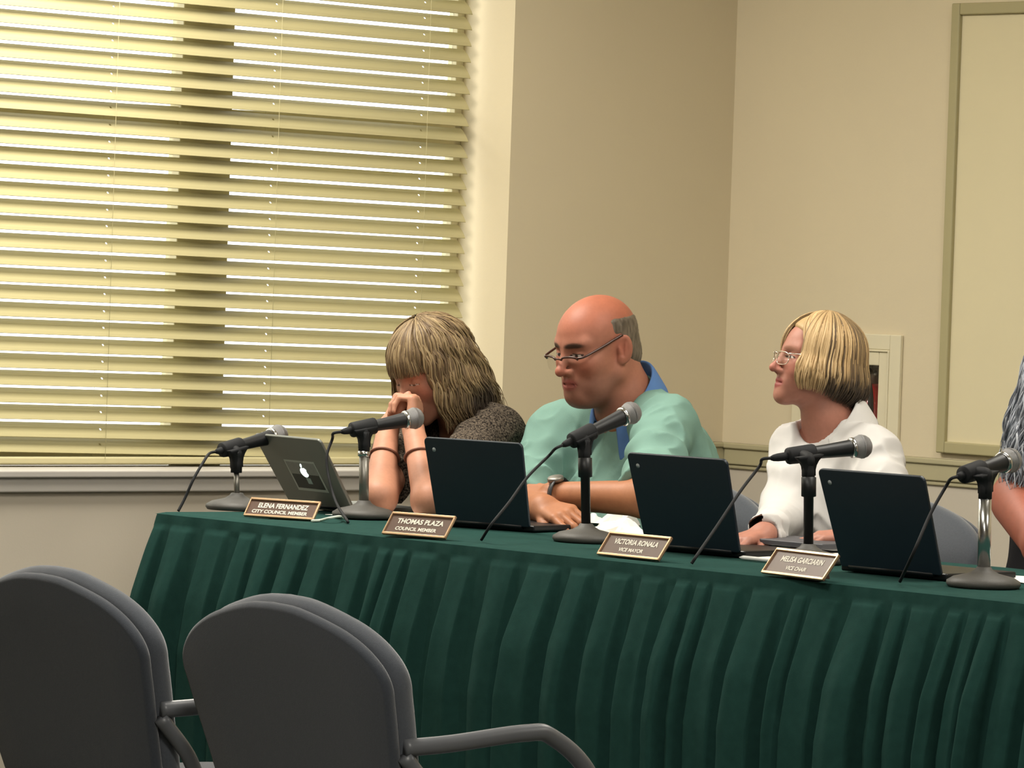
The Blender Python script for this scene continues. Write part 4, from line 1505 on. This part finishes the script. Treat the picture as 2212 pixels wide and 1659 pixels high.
# ------------------------------------------------------------------ 1. the bald person in the mint shirt
S_ = 1.035
hc = J(1288, 750, 0.90); HR = head_frame(52, 13, 0)
nb = J(1350, 866, 0.985); a0 = nb[0] + 0.004
shL = J(1436, 922, 0.985); shR = J(1206, 936, 0.965)
elL = J(1396, 1077, 0.735); wrL = J(1196, 1070, 0.665)
elR = J(1112, 1098, 0.755); wrR = J(1172, 1124, 0.600)
elL[2] = max(elL[2], TABZ + .06)
hL = hand_caps(wrL, J(1150, 1076, 0.655) - wrL, (0.0, -0.75, 0.65), (0, -0.3, 1), [(25, 35, 20)] * 4, thumb=(30, 15, 0), s=1.02)
kR = np.array(J(1250, 1142, 0.585)); kR[2] = TABZ + 0.028
wrR[2] = TABZ + 0.045
hR = hand_caps(wrR, kR - wrR, (0, -0.35, 0.93), (0.2, -1, 0.2), [(18, 22, 12), (20, 26, 14), (22, 30, 16), (26, 32, 18)], thumb=(25, 10, 0), s=1.02)


def man_torso(P):
    d = ell(P, (a0, 1.06, .82), (.185, .125, .19))
    d = smin(d, ell(P, (a0, 1.04, .64), (.17, .15, .16)), .06)
    return d


armL = ([shL, elL, wrL], [.056, .043, .031]); armR = ([shR, elR, wrR], [.056, .049, .033])
hopt = dict(fat=0.004, jowl=True, scalp='9e5a42', ruddy='a85844', lip='9b5048', stubble=True, browk=.9, browr=.0056, brow='33271f', open=.6, look=.001, nose=1.05)
v, F, col = person_body('person', '', None, hc, HR, S_, hopt, ([nb + np.array([0, .01, -.03]), nb, hc + (np.array([0, -.035, -.05]) * S_) @ HR], [.076, .068, .067]),
                        man_torso, [armL, armR], [hL, hR], '9c6652', arm_col='a06a4a', bounds=((a0 - .62, .45, .5), (a0 + .62, 1.3, 1.32)))
MAN = person('person', 'bald person in mint short sleeved shirt and glasses with crossed arms', (a0, 1.1), v, F, col)

HL_ = lambda P: (P - hc) @ HR.T / S_


def man_shirt(P):
    d = ell(P, (a0, 1.06, .82), (.215, .155, .205))
    d = smin(d, ell(P, (a0, 1.03, .66), (.205, .19, .17)), .07)
    for sh in (shL, shR):
        d = smin(d, rc(P, nb + np.array([0, .03, -.010]), sh + np.array([0, .01, .0]), .064, .064), .05)
    wr_ = folds(P, (.75, .2, -.6), 44, 8, .013, 3) + folds(P, (-.45, .1, -.85), 62, 9, .008, 6)
    for sh, el, fr in ((shL, elL, .90), (shR, elR, .90)):
        ax = (el - sh); ln = np.linalg.norm(ax); ax = ax / ln
        s = (P - sh) @ ax
        e = rc(P, sh, el, .068, .068)
        fold = .009 * np.sin(s * 70 + 5 * vnoise(P * 6, 8)) * np.clip(s / .1, 0, 1)
        e = smax(e + fold * .6, s - ln * fr, .006)
        e = np.maximum(e, -(rc(P, sh + ax * ln * .80, el + ax * .1, .050, .054)))
        d = smin(d, e, .045)
    d = d - wr_
    d = d - .003 * np.clip(1.6 - np.abs(P[:, 0] - a0 - .004) / .014, 0, 1) * (P[:, 1] < 1.0)
    # neck opening and placket line
    d = smax(d, -rc(P, nb + np.array([0, -.005, -.01]), nb + np.array([0, -.06, .14]), .074, .095), .006)
    d = smax(d, -rc(P, nb + np.array([0, -.08, .0]), nb + np.array([0.005, -.17, -.11]), .034, .006), .01)
    return d


v, F = sdf_mesh(man_shirt, (a0 - .55, .6, .48), (a0 + .55, 1.32, 1.12), .0048)
part('shirt', v, F, M_mint, MAN, sm=2)
nkup = (hc - nb); nkup = nkup / np.linalg.norm(nkup)
collar(MAN, nb + np.array([0, -.012, .028]), nkup * .5 + Z * .7 + np.array([0, -.12, 0]), np.array([0, 1.0, 0]), .080, .042, M_denim, leaf=.066, point=.03, open_deg=26, spread=1.32, tilt=.085)
trousers(a0, 1.12, MAN, .60)


def man_hair(P):
    L = HL_(P)
    d = ell(L, (0, -.012, .030), (.0782, .1002, .0902)) * S_
    cut = smax(L[:, 2] - (.066 + .1 * (L[:, 1] + .05)), L[:, 1] - (.008 + .20 * np.clip(L[:, 2] - .03, -1, 0)), .01)      # sides and back only
    cut = smax(cut, -(L[:, 2] + .070) , .01)
    cut = smax(cut, -ell(L * np.array([1, 1, 1]) * np.stack([np.sign(L[:, 0])] + [np.ones(len(L))] * 2, 1), (.084, -.006, -.006), (.02, .022, .036)), .006)
    d = smin(d, ell(L, (0, -.055, -.03), (.060, .058, .05)) * S_, .03)
    return smax(d, cut * S_, .010) + .0009 * vnoise(P * 260, 3)


lo = hc - .16; hi = hc + .16
v, F = sdf_mesh(man_hair, lo, hi, .0026)
n = .5 + .5 * vnoise(v * np.array([190, 190, 60]), 4)
col = np.array(lin('3f362b'))[None] * (1 - n[:, None]) + np.array(lin('74685a'))[None] * n[:, None]
part('hair', v, F, M_hair, MAN, color=col)
eyeglasses(MAN, hc, HR, S_, M_frameb, z=-0.003, drop_=0.027, y=0.114, bar=.0027)
# wrist watch on the near forearm
ax = (wrL - elL); ax /= np.linalg.norm(ax)
wc = wrL - ax * .012
mb = MB()
s1 = np.cross(ax, Z); s1 /= np.linalg.norm(s1); s2 = np.cross(s1, ax)
prof = [toworld(wc + (s1 * math.cos(t) * .0385 + s2 * math.sin(t) * .0365)) for t in np.linspace(0, 2 * math.pi, 40)]
mb.tube(prof, 0.004, 8, flat=3.0, cap=False)
wt = mb.make('wristwatch', M_watch, MAN)
fc = wc + (-s1 * 0.3 + s2) / np.linalg.norm(-s1 * .3 + s2) * .038
mb = MB(); mb.lathe(toworld(fc), (-s1 * .3 + s2) @ RT, [(-.002, .019), (.006, .019), (.008, .017)], 24)
mb.make('watch_face', M_steel, wt)
# shirt details: pocket emblem and front placket
man_a0 = a0

# ------------------------------------------------------------------ 2. the person in the white shirt
S_ = 0.90
hc2 = J(1766, 784, 1.00); HR2 = head_frame(75, -9, 0)
nb2 = J(1786, 899, 1.02); a2 = nb2[0] + .005
shL2 = J(1884, 982, 1.02); shR2 = J(1722, 970, .99)
elL2 = J(1930, 1150, .95); wrL2 = J(1850, 1190, .72); elR2 = J(1692, 1132, .87); wrR2 = J(1650, 1184, .585)
wrL2[2] = TABZ + .04; wrR2[2] = TABZ + .034; elL2[2] = max(elL2[2], .80); elR2[2] = max(elR2[2], .79)
kR2 = J(1606, 1190, .52); kR2[2] = TABZ + .022
kL2 = wrL2 + np.array([-.06, -.08, -.012])
hR2 = hand_caps(wrR2, kR2 - wrR2, (0, -.2, 1), (1, 0, .2), [(15, 22, 14)] * 4, s=.93)
hL2 = hand_caps(wrL2, kL2 - wrL2, (0, -.2, 1), (-1, 0, .2), [(15, 22, 14)] * 4, s=.93)


def w_torso(P):
    d = ell(P, (a2, 1.07, .80), (.150, .105, .18))
    d = smin(d, ell(P, (a2, 1.09, .63), (.15, .13, .16)), .06)
    return d


hopt2 = dict(fem=True, ears=False, ruddy='b5685a', lip='8e3f3c', browk=.35, brow='6a5038', open=.7, nose=1.05)
v, F, col = person_body('person', '', None, hc2, HR2, S_, hopt2, ([nb2 + np.array([0, .01, -.05]), nb2, hc2 + (np.array([0, -.028, -.05]) * S_) @ HR2], [.060, .052, .053]),
                        w_torso, [([shL2, elL2, wrL2], [.045, .040, .027]), ([shR2, elR2, wrR2], [.045, .040, .027])], [hL2, hR2], 'a87260',
                        bounds=((a2 - .5, .42, .5), (a2 + .5, 1.35, 1.28)))
WOM = person('person', 'person with chin length blonde hair and glasses in a white collared shirt', (a2, 1.15), v, F, col)


def w_shirt(P):
    d = ell(P, (a2, 1.07, .80), (.185, .140, .20))
    d = smin(d, ell(P, (a2, 1.08, .64), (.19, .165, .18)), .07)
    for sh in (shL2, shR2):
        d = smin(d, rc(P, nb2 + np.array([0, .025, -.032]), sh + np.array([0, .01, .0]), .050, .055), .045)
    for sh, el, wr_ in ((shL2, elL2, wrL2), (shR2, elR2, wrR2)):
        ax = (wr_ - el) / np.linalg.norm(wr_ - el)
        e = chain(P, [sh, el, wr_ - ax * .005], [.060, .054, .036], .03)
        fold = .005 * np.sin(P[:, 2] * 75 + 6 * vnoise(P * 7, 12))
        e = e + fold * .6
        e = smax(e, (P - wr_) @ ax + .004, .006)
        e = np.maximum(e, -rc(P, wr_ - ax * .008, wr_ + ax * .1, .0285, .0285))
        d = smin(d, e, .025)
    d = d - folds(P, (.5, .1, -.85), 46, 7, .012, 21) - folds(P, (-.3, .1, -.95), 64, 9, .007, 25)
    d = smax(d, -rc(P, nb2 + np.array([0, -.005, -.02]), nb2 + np.array([0, -.05, .14]), .060, .09), .006)
    d = smax(d, -rc(P, nb2 + np.array([0, -.055, -.02]), nb2 + np.array([0.0, -.115, -.09]), .036, .010), .01)
    return d


v, F = sdf_mesh(w_shirt, (a2 - .5, .58, .48), (a2 + .5, 1.36, 1.1), .0048)
part('shirt', v, F, M_white, WOM, sm=2)
nkup = (hc2 - nb2); nkup /= np.linalg.norm(nkup)
collar(WOM, nb2 + np.array([0, 0.002, .004]), nkup * .4 + Z * .8 + np.array([0, -.25, 0]), np.array([0, 1.0, 0]), .074, .050, M_white, leaf=.080, point=.035, open_deg=40, spread=1.5, tilt=.085)
trousers(a2, 1.15, WOM, .64)
eyeglasses(WOM, hc2, HR2, S_, M_wire, z=0.006, drop_=0.012, full=True, y=.110, wire=.0012, bar=.0015)

rng = np.random.default_rng(3)
BL1, BL2, BR1, BR2, DK = (np.array(lin(c)) for c in ('cdb083', 'b5966a', '87704e', '5c4a35', '3a322c'))


def wr_phi(r):
    # both curtains and the back; the face stays free
    while True:
        p = r.uniform(-math.pi, math.pi)
        if abs(p) > math.radians(46):
            return p


def wr_path(ph, r):
    e = r.uniform(.008, .020)
    ap = abs(ph)
    back = np.clip((ap - 1.2) / 1.6, 0, 1)
    zend = -.058 * (1 - back) - .096 * back + r.uniform(-.018, .02)
    return fall_path(ph, e, r.uniform(.02, .35), zend, .13 + .05 * r.uniform(), .26 + .2 * back, r, wave=.0014, wl=.12, part_x=.012)


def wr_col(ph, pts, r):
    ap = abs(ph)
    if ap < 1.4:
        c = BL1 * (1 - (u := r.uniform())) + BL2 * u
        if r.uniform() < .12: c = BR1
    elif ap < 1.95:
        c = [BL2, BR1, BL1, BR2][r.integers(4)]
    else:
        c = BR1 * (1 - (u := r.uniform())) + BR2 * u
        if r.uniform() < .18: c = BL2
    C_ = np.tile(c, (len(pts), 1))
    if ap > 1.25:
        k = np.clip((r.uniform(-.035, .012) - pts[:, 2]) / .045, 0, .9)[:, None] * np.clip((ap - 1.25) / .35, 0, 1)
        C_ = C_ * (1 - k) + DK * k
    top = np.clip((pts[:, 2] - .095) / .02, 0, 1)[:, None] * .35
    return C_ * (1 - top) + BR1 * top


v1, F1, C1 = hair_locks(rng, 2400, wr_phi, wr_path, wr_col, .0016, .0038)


def fringe_phi(r):
    return r.uniform(-math.radians(62), math.radians(62))


def wr_fringe(ph, r):
    # swept from the part on top to both sides of the brow, leaving a slit of forehead
    far = ph > -.25
    tgt = math.radians(r.uniform(4, 66)) if far else -math.radians(r.uniform(50, 70))
    e = r.uniform(.008, .015) if far else r.uniform(.010, .017); pts = []; nr = []
    zend = r.uniform(-.014, .020) if far else r.uniform(-.05, .0)
    the = math.acos(np.clip((zend - HC[2]) / (HRAD[2] + e), -.9, 1))
    for t in np.linspace(0, 1, 20):
        th = .05 + (the - .05) * t
        f_ = ph * .4 + (tgt - ph * .4) * min(1, t * 1.5) ** .8
        x, y = math.sin(f_), math.cos(f_)
        R = HRAD + e
        p = HC + np.array([R[0] * math.sin(th) * x, R[1] * math.sin(th) * y, R[2] * math.cos(th)]); p[0] += .012 * (1 - t)
        pts.append(p); n = (p - HC) / R; nr.append(n / np.linalg.norm(n))
    return np.array(pts), np.array(nr)


def fr_col(ph, pts, r):
    c = BL1 * (1 - (u := r.uniform())) + BL2 * u
    if ph > -.25 and r.uniform() < .55: c = BR1
    return np.tile(c, (len(pts), 1))


v2, F2, C2 = hair_locks(rng, 700, fringe_phi, wr_fringe, fr_col, .0016, .0034)


def bob_cap(P):
    d = ell(P, (0, -.014, .032), (.086, .108, .097))
    d = smin(d, smax(ell(P, (0, -.045, -.030), (.084, .078, .07)), P[:, 1] - .015, .01), .02)
    return smax(d, smax(P[:, 1] - .040 - .9 * np.clip(P[:, 2] - .04, 0, 1), -(P[:, 2] + .075), .01), .01)


v3, F3 = sdf_mesh(bob_cap, (-.14, -.17, -.14), (.14, .15, .16), .004)
ap = np.abs(np.arctan2(v3[:, 0], v3[:, 1]))
k = np.clip((ap - 1.5) / .6, 0, 1)[:, None]
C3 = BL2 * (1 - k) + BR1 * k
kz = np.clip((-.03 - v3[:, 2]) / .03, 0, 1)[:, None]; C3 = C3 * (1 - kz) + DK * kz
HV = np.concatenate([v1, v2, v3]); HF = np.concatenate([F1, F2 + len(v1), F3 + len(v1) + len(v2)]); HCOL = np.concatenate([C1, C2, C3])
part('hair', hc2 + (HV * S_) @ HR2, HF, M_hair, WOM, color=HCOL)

# ------------------------------------------------------------------ 3. the person leaning on clasped hands
S_ = 0.96
hc3 = J(930, 800, .76); HR3 = head_frame(50, 24, 3)
nb3 = J(1000, 905, .89); a3 = nb3[0] + .0
shL3 = J(1060, 944, .87); shR3 = J(878, 950, .80)
elL3 = J(927, 1112, .515); wrL3 = J(893, 930, .60)
elR3 = J(818, 1104, .47); wrR3 = J(838, 925, .60)
for e_ in (elL3, elR3):
    e_[2] = TABZ + .045
hL3 = hand_caps(wrL3, np.array([-.035, .03, .10]), IMR * .9 + CAMDIR * .3, (0, 1, .1), [(72, 58, 30), (75, 60, 30), (78, 62, 30), (80, 64, 30)], thumb=(20, 30, 10), s=.90, spread=1)
hR3 = hand_caps(wrR3, np.array([.03, .03, .10]), -IMR * .9 + CAMDIR * .35, (0, 1, .1), [(70, 58, 30), (74, 60, 30), (78, 62, 30), (82, 64, 30)], thumb=(20, 30, 10), s=.90, spread=1)


def w3_torso(P):
    d = ell(P, (a3, .95, .80), (.155, .110, .19))
    return smin(d, ell(P, (a3, 1.02, .62), (.15, .13, .15)), .06)


hopt3 = dict(fem=True, ears=False, ruddy='c2705e', lip='a0524a', browk=.3, brow='6a5038', open=.22, look=.004)
v, F, col = person_body('person', '', None, hc3, HR3, S_, hopt3, ([nb3 + np.array([0, .01, -.05]), nb3, hc3 + (np.array([0, -.03, -.05]) * S_) @ HR3], [.062, .053, .053]),
                        w3_torso, [([shL3, elL3, wrL3], [.045, .041, .026]), ([shR3, elR3, wrR3], [.045, .041, .026])], [hL3, hR3], 'b37d66',
                        arm_col='b37f66', bounds=((a3 - .5, .32, .5), (a3 + .65, 1.32, 1.28)))
WO3 = person('person', 'person with wavy light brown hair leaning the mouth on clasped hands', (a3, 1.1), v, F, col)


def w3_sweater(P):
    d = ell(P, (a3, .95, .80), (.190, .145, .20))
    d = smin(d, ell(P, (a3, 1.01, .63), (.19, .165, .17)), .07)
    for sh in (shL3, shR3):
        d = smin(d, rc(P, nb3 + np.array([0, .025, -.05]), sh + np.array([0, .01, .0]), .062, .070), .06)
    for sh, el in ((shL3, elL3), (shR3, elR3)):
        ax = (el - sh); ln = np.linalg.norm(ax); ax = ax / ln
        s = (P - sh) @ ax
        e = rc(P, sh, el, .070, .060) + .0035 * np.sin(s * 85 + 5 * vnoise(P * 7, 17))
        e = smax(e, s - ln * .70, .006)
        e = np.maximum(e, -rc(P, sh + ax * ln * .62, el + ax * .1, .046, .046))
        d = smin(d, e, .04)
    d = d - folds(P, (.6, .2, -.7), 44, 8, .009, 31)
    d = smax(d, -rc(P, nb3 + np.array([0, -.005, -.03]), nb3 + np.array([0, -.06, .12]), .056, .08), .006)
    d = smax(d, -rc(P, nb3 + np.array([0, -.06, -.02]), nb3 + np.array([0.0, -.16, -.14]), .045, .02), .01)
    return d


v, F = sdf_mesh(w3_sweater, (a3 - .5, .38, .48), (a3 + .65, 1.32, 1.12), .0050)
part('sweater', v, F, M_sweater, WO3, sm=2)


def w3_top(P):
    d = ell(P, (a3, .945, .80), (.175, .132, .195))
    d = smin(d, ell(P, (a3, 1.01, .63), (.17, .15, .16)), .06)
    return smax(d, -rc(P, nb3 + np.array([0, -.03, -.02]), nb3 + np.array([0, -.10, .12]), .06, .10), .01)


v, F = sdf_mesh(w3_top, (a3 - .25, .75, .48), (a3 + .25, 1.25, 1.05), .007)
part('black_undershirt', v, F, M_inner, WO3)
trousers(a3, 1.08, WO3, .60)
for el, wr_, fr, nm in ((elL3, wrL3, .62, 'bracelet'), (elR3, wrR3, .58, 'bracelet')):
    ax = (wr_ - el) / np.linalg.norm(wr_ - el); c = el + (wr_ - el) * fr
    s1 = np.cross(ax, np.array([1.0, 0, 0])); s1 /= np.linalg.norm(s1); s2 = np.cross(s1, ax)
    r_ = .041 + (.026 - .041) * fr + .003
    mb = MB()
    mb.tube([toworld(c + (s1 * math.cos(t) + s2 * math.sin(t)) * r_ + ax * .008 * math.cos(t + 1)) for t in np.linspace(0, 2 * math.pi, 40)], .0032, 8, cap=False)
    mb.make(nm, M_bead, WO3)
rng = np.random.default_rng(8)
LB = [np.array(lin(c)) for c in ('8c7757', '7f6a4b', '725e44', '978260', '66533d')]
DK3 = np.array(lin('3c3330'))


def w3_path(ph, r):
    ap = abs(ph)
    e = r.uniform(.012, .028)
    if ap < math.radians(50):                         # bangs down to the brows
        fz = r.uniform(.018, .034)
        th = math.acos(np.clip((fz - HC[2]) / (HRAD[2] + e), -1, 1))
        return fall_path(ph, e * .85, r.uniform(.05, .3), 0, 0, 0, r, wave=.0020, wl=.07, fringe=th)
    back = np.clip((ap - 1.2) / 1.6, 0, 1)
    zend = -.115 - .040 * back + r.uniform(-.03, .03)
    return fall_path(ph, e, r.uniform(.02, .35), zend, .10 + .10 * back * r.uniform(), .12 - .15 * (r.uniform() < .25), r, wave=.0045 + .003 * back, wl=.085)


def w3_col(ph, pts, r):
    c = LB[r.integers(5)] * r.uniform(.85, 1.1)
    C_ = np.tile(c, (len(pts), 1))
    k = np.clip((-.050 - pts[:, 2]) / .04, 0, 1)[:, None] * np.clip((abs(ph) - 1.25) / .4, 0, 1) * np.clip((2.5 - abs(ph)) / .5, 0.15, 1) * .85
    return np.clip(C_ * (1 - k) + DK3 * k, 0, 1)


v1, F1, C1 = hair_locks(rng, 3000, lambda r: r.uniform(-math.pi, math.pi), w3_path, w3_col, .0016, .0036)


def cap3(P):
    d = ell(P, (0, -.014, .032), (.088, .110, .100))
    d = smin(d, smax(ell(P, (0, -.050, -.055), (.088, .080, .105)), P[:, 1] - .0, .01), .02)
    return smax(d, smax(P[:, 1] - .050 - .9 * np.clip(P[:, 2] - .03, 0, 1), -(P[:, 2] + .13), .01), .01)


v3, F3 = sdf_mesh(cap3, (-.15, -.18, -.18), (.15, .15, .17), .004)
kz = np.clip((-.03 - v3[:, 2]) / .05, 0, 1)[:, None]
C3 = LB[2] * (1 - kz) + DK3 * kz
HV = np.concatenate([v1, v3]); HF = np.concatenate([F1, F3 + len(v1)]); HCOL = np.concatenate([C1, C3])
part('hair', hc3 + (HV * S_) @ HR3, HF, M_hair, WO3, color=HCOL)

# ------------------------------------------------------------------ 4. the grey haired person at the right edge
S_ = 0.98
hc4 = J(2345, 838, 1.0); HR4 = head_frame(-96, 4, 0)
nb4 = J(2330, 965, 1.05); a4 = nb4[0]
shL4 = J(2385, 1010, 1.06); shR4 = J(2205, 1080, .90)
elR4 = J(2262, 1262, .80); wrR4 = J(2330, 1262, .66)
elL4 = J(2440, 1190, .95); wrL4 = J(2400, 1260, .72)
for e_ in (wrR4, wrL4):
    e_[2] = TABZ + .04
elR4[2] = max(elR4[2], TABZ + .05)
hR4 = hand_caps(wrR4, (.1, -.05, 0), (0, -.2, 1), (-1, 0, .2), [(15, 22, 14)] * 4, s=.95)


def w4_torso(P):
    d = ell(P, (a4, 1.10, .80), (.165, .115, .19))
    return smin(d, ell(P, (a4, 1.10, .62), (.16, .14, .16)), .06)


v, F, col = person_body('person', '', None, hc4, HR4, S_, dict(ears=False, browk=.4, brow='777777'), ([nb4 + np.array([0, .01, -.05]), nb4, hc4 + (np.array([0, -.03, -.05]) * S_) @ HR4], [.066, .058, .056]),
                        w4_torso, [([shR4, elR4, wrR4], [.066, .053, .032]), ([shL4, elL4, wrL4], [.056, .046, .032])], [hR4, None], 'b97a64',
                        arm_col='99533d', bounds=((a4 - .45, .45, .5), (a4 + .5, 1.32, 1.3)), h=.0034)
WO4 = person('person', 'person with long wavy grey hair and bare arm cut off by the right edge', (a4, 1.12), v, F, col)


def w4_top(P):
    d = ell(P, (a4, 1.09, .80), (.19, .140, .20))
    d = smin(d, ell(P, (a4, 1.08, .63), (.19, .165, .17)), .07)
    d = smin(d, rc(P, nb4 + np.array([0, .02, -.06]), shL4 + np.array([-.03, .01, -.01]), .06, .06), .05)
    d = smin(d, rc(P, nb4 + np.array([0, .02, -.06]), nb4 + np.array([-.10, .0, -.09]), .06, .055), .05)
    d = d - wrinkle(P, .005, seed=41)
    return smax(d, -rc(P, nb4 + np.array([0, -.005, -.03]), nb4 + np.array([0, -.06, .12]), .062, .09), .006)


v, F = sdf_mesh(w4_top, (a4 - .3, .85, .48), (a4 + .35, 1.32, 1.1), .0065)
part('sleeveless_top', v, F, M_inner, WO4)
trousers(a4, 1.14, WO4, .62)
rng = np.random.default_rng(12)
GR = [np.array(lin(c)) for c in ('a9aeb8', 'b8bdc6', '969ba5', '7d828b', 'c6cad2', '666a72')]


def w4_path(ph, r):
    ap = abs(ph); e = r.uniform(.016, .034)
    if ap < math.radians(48):
        th = math.acos(np.clip((r.uniform(.02, .05) - HC[2]) / (HRAD[2] + e), -1, 1))
        return fall_path(ph, e, .1, 0, 0, 0, r, fringe=th)
    zend = -.225 - .06 * math.sin(ph) + r.uniform(-.05, .03)
    return fall_path(ph, e, r.uniform(.02, .35), zend, .12 + .12 * r.uniform(), .10 + .15 * r.uniform(), r, wave=.008, wl=.085, nseg=26)


v1, F1, C1 = hair_locks(rng, 3400, lambda r: r.uniform(-math.pi, math.pi), w4_path, lambda ph, pts, r: np.tile(GR[r.integers(6)], (len(pts), 1)), .0018, .0042)
v3, F3 = sdf_mesh(lambda P: smax(smin(ell(P, (0, -.014, .032), (.090, .112, .102)), smax(ell(P, (0, -.045, -.09), (.092, .085, .16)), P[:, 1] - .0, .01), .02), P[:, 1] - .05 - .9 * np.clip(P[:, 2] - .03, 0, 1), .01),
                  (-.15, -.18, -.28), (.15, .15, .17), .0045)
HV = np.concatenate([v1, v3]); HF = np.concatenate([F1, F3 + len(v1)]); HCOL = np.concatenate([C1, np.tile(GR[5], (len(v3), 1))])
part('hair', hc4 + (HV * S_) @ HR4, HF, M_hair, WO4, color=HCOL)

# ------------------------------------------------------------------ their chairs
for edge_px, w_, lab in (((1649, 1115), 1.33, 'grey conference chair behind the person in the mint shirt'),
                         ((2112, 1150), 1.34, 'grey conference chair behind the person in the white shirt'),
                         (None, 1.33, 'grey conference chair of the person with clasped hands'),
                         (None, 1.36, 'grey conference chair of the grey haired person at the right edge')):
    c = copy_tree(ch)
    if edge_px:
        a_ = J(*edge_px, w_)[0] - .252
    else:
        a_ = a3 if 'clasped' in lab else a4
    place(c, toworld(np.array([a_, w_ + .04, 0.0])), -WD)
    c['label'] = lab
# ================================================================== light
wd_ = bpy.data.worlds.new('world'); scene.world = wd_; wd_.use_nodes = True
bg = wd_.node_tree.nodes['Background']
bg.inputs['Color'].default_value = (1.0, 1.0, 0.93, 1); bg.inputs['Strength'].default_value = 2.9
sd = bpy.data.lights.new('sunlight', 'SUN'); sd.energy = 0.4; sd.angle = math.radians(20); sd.color = (1.0, 0.98, 0.86)
so = bpy.data.objects.new('sunlight', sd); COL.objects.link(so)
el = math.radians(20)
dirn = (U * math.cos(el) + V * 0.16) ; dirn = dirn / np.linalg.norm(dirn) * math.cos(el) - Z * math.sin(el)
so.rotation_mode = 'QUATERNION'; so.rotation_quaternion = Vector((-dirn).tolist()).to_track_quat('Z', 'Y')


def ceiling_lamp_or_fill(p, e, sx=1.2, sy=0.6, col=(1.0, 0.95, 0.85)):
    l = bpy.data.lights.new('ceiling_lamp_or_fill', 'AREA'); l.shape = 'RECTANGLE'; l.size = sx; l.size_y = sy; l.energy = e; l.color = col
    o = bpy.data.objects.new('ceiling_lamp_or_fill', l); COL.objects.link(o)
    M = np.eye(4); M[:3, 0] = U; M[:3, 1] = V; M[:3, 2] = Z; M[:3, 3] = p
    o.matrix_world = Matrix(M.tolist())
    return o


LE = 68.0
for a, s, e in ((0.75, 2.5, 1.30), (3.2, 1.5, 0.75), (3.4, 4.4, 0.8), (6.2, 1.6, 0.7), (6.5, 6.2, 1.5), (9.8, 8.0, 1.2)):  # those over the audience are added fill light for the chair backs and skirt
    ceiling_lamp_or_fill(CORNER + U * a - V * s + Z * (CEIL - 0.02), LE * e)

pd_ = bpy.data.lights.new('window_daylight', 'AREA'); pd_.shape = 'RECTANGLE'; pd_.size = S2 - S1; pd_.size_y = WZ1 - WZ0; pd_.cycles.is_portal = True
po_ = bpy.data.objects.new('window_daylight', pd_); COL.objects.link(po_)
M = np.eye(4); M[:3, 0] = -V; M[:3, 1] = Z; M[:3, 2] = -U; M[:3, 0] = np.cross(Z, -U); M[:3, 3] = wl((S1 + S2) / 2, 0.262, (WZ0 + WZ1) / 2)
po_.matrix_world = Matrix(M.tolist())
scene.view_settings.view_transform = 'Standard'; scene.view_settings.look = 'None'
scene.view_settings.exposure = 0.0; scene.view_settings.gamma = 1.0; scene.view_settings.use_curve_mapping = False
scene.cycles.use_denoising = True
try:
    scene.cycles.denoiser = 'OPENIMAGEDENOISE'
except Exception:
    pass
scene.cycles.sample_clamp_indirect = 6.0
scene.cycles.max_bounces = 8; scene.cycles.transparent_max_bounces = 12
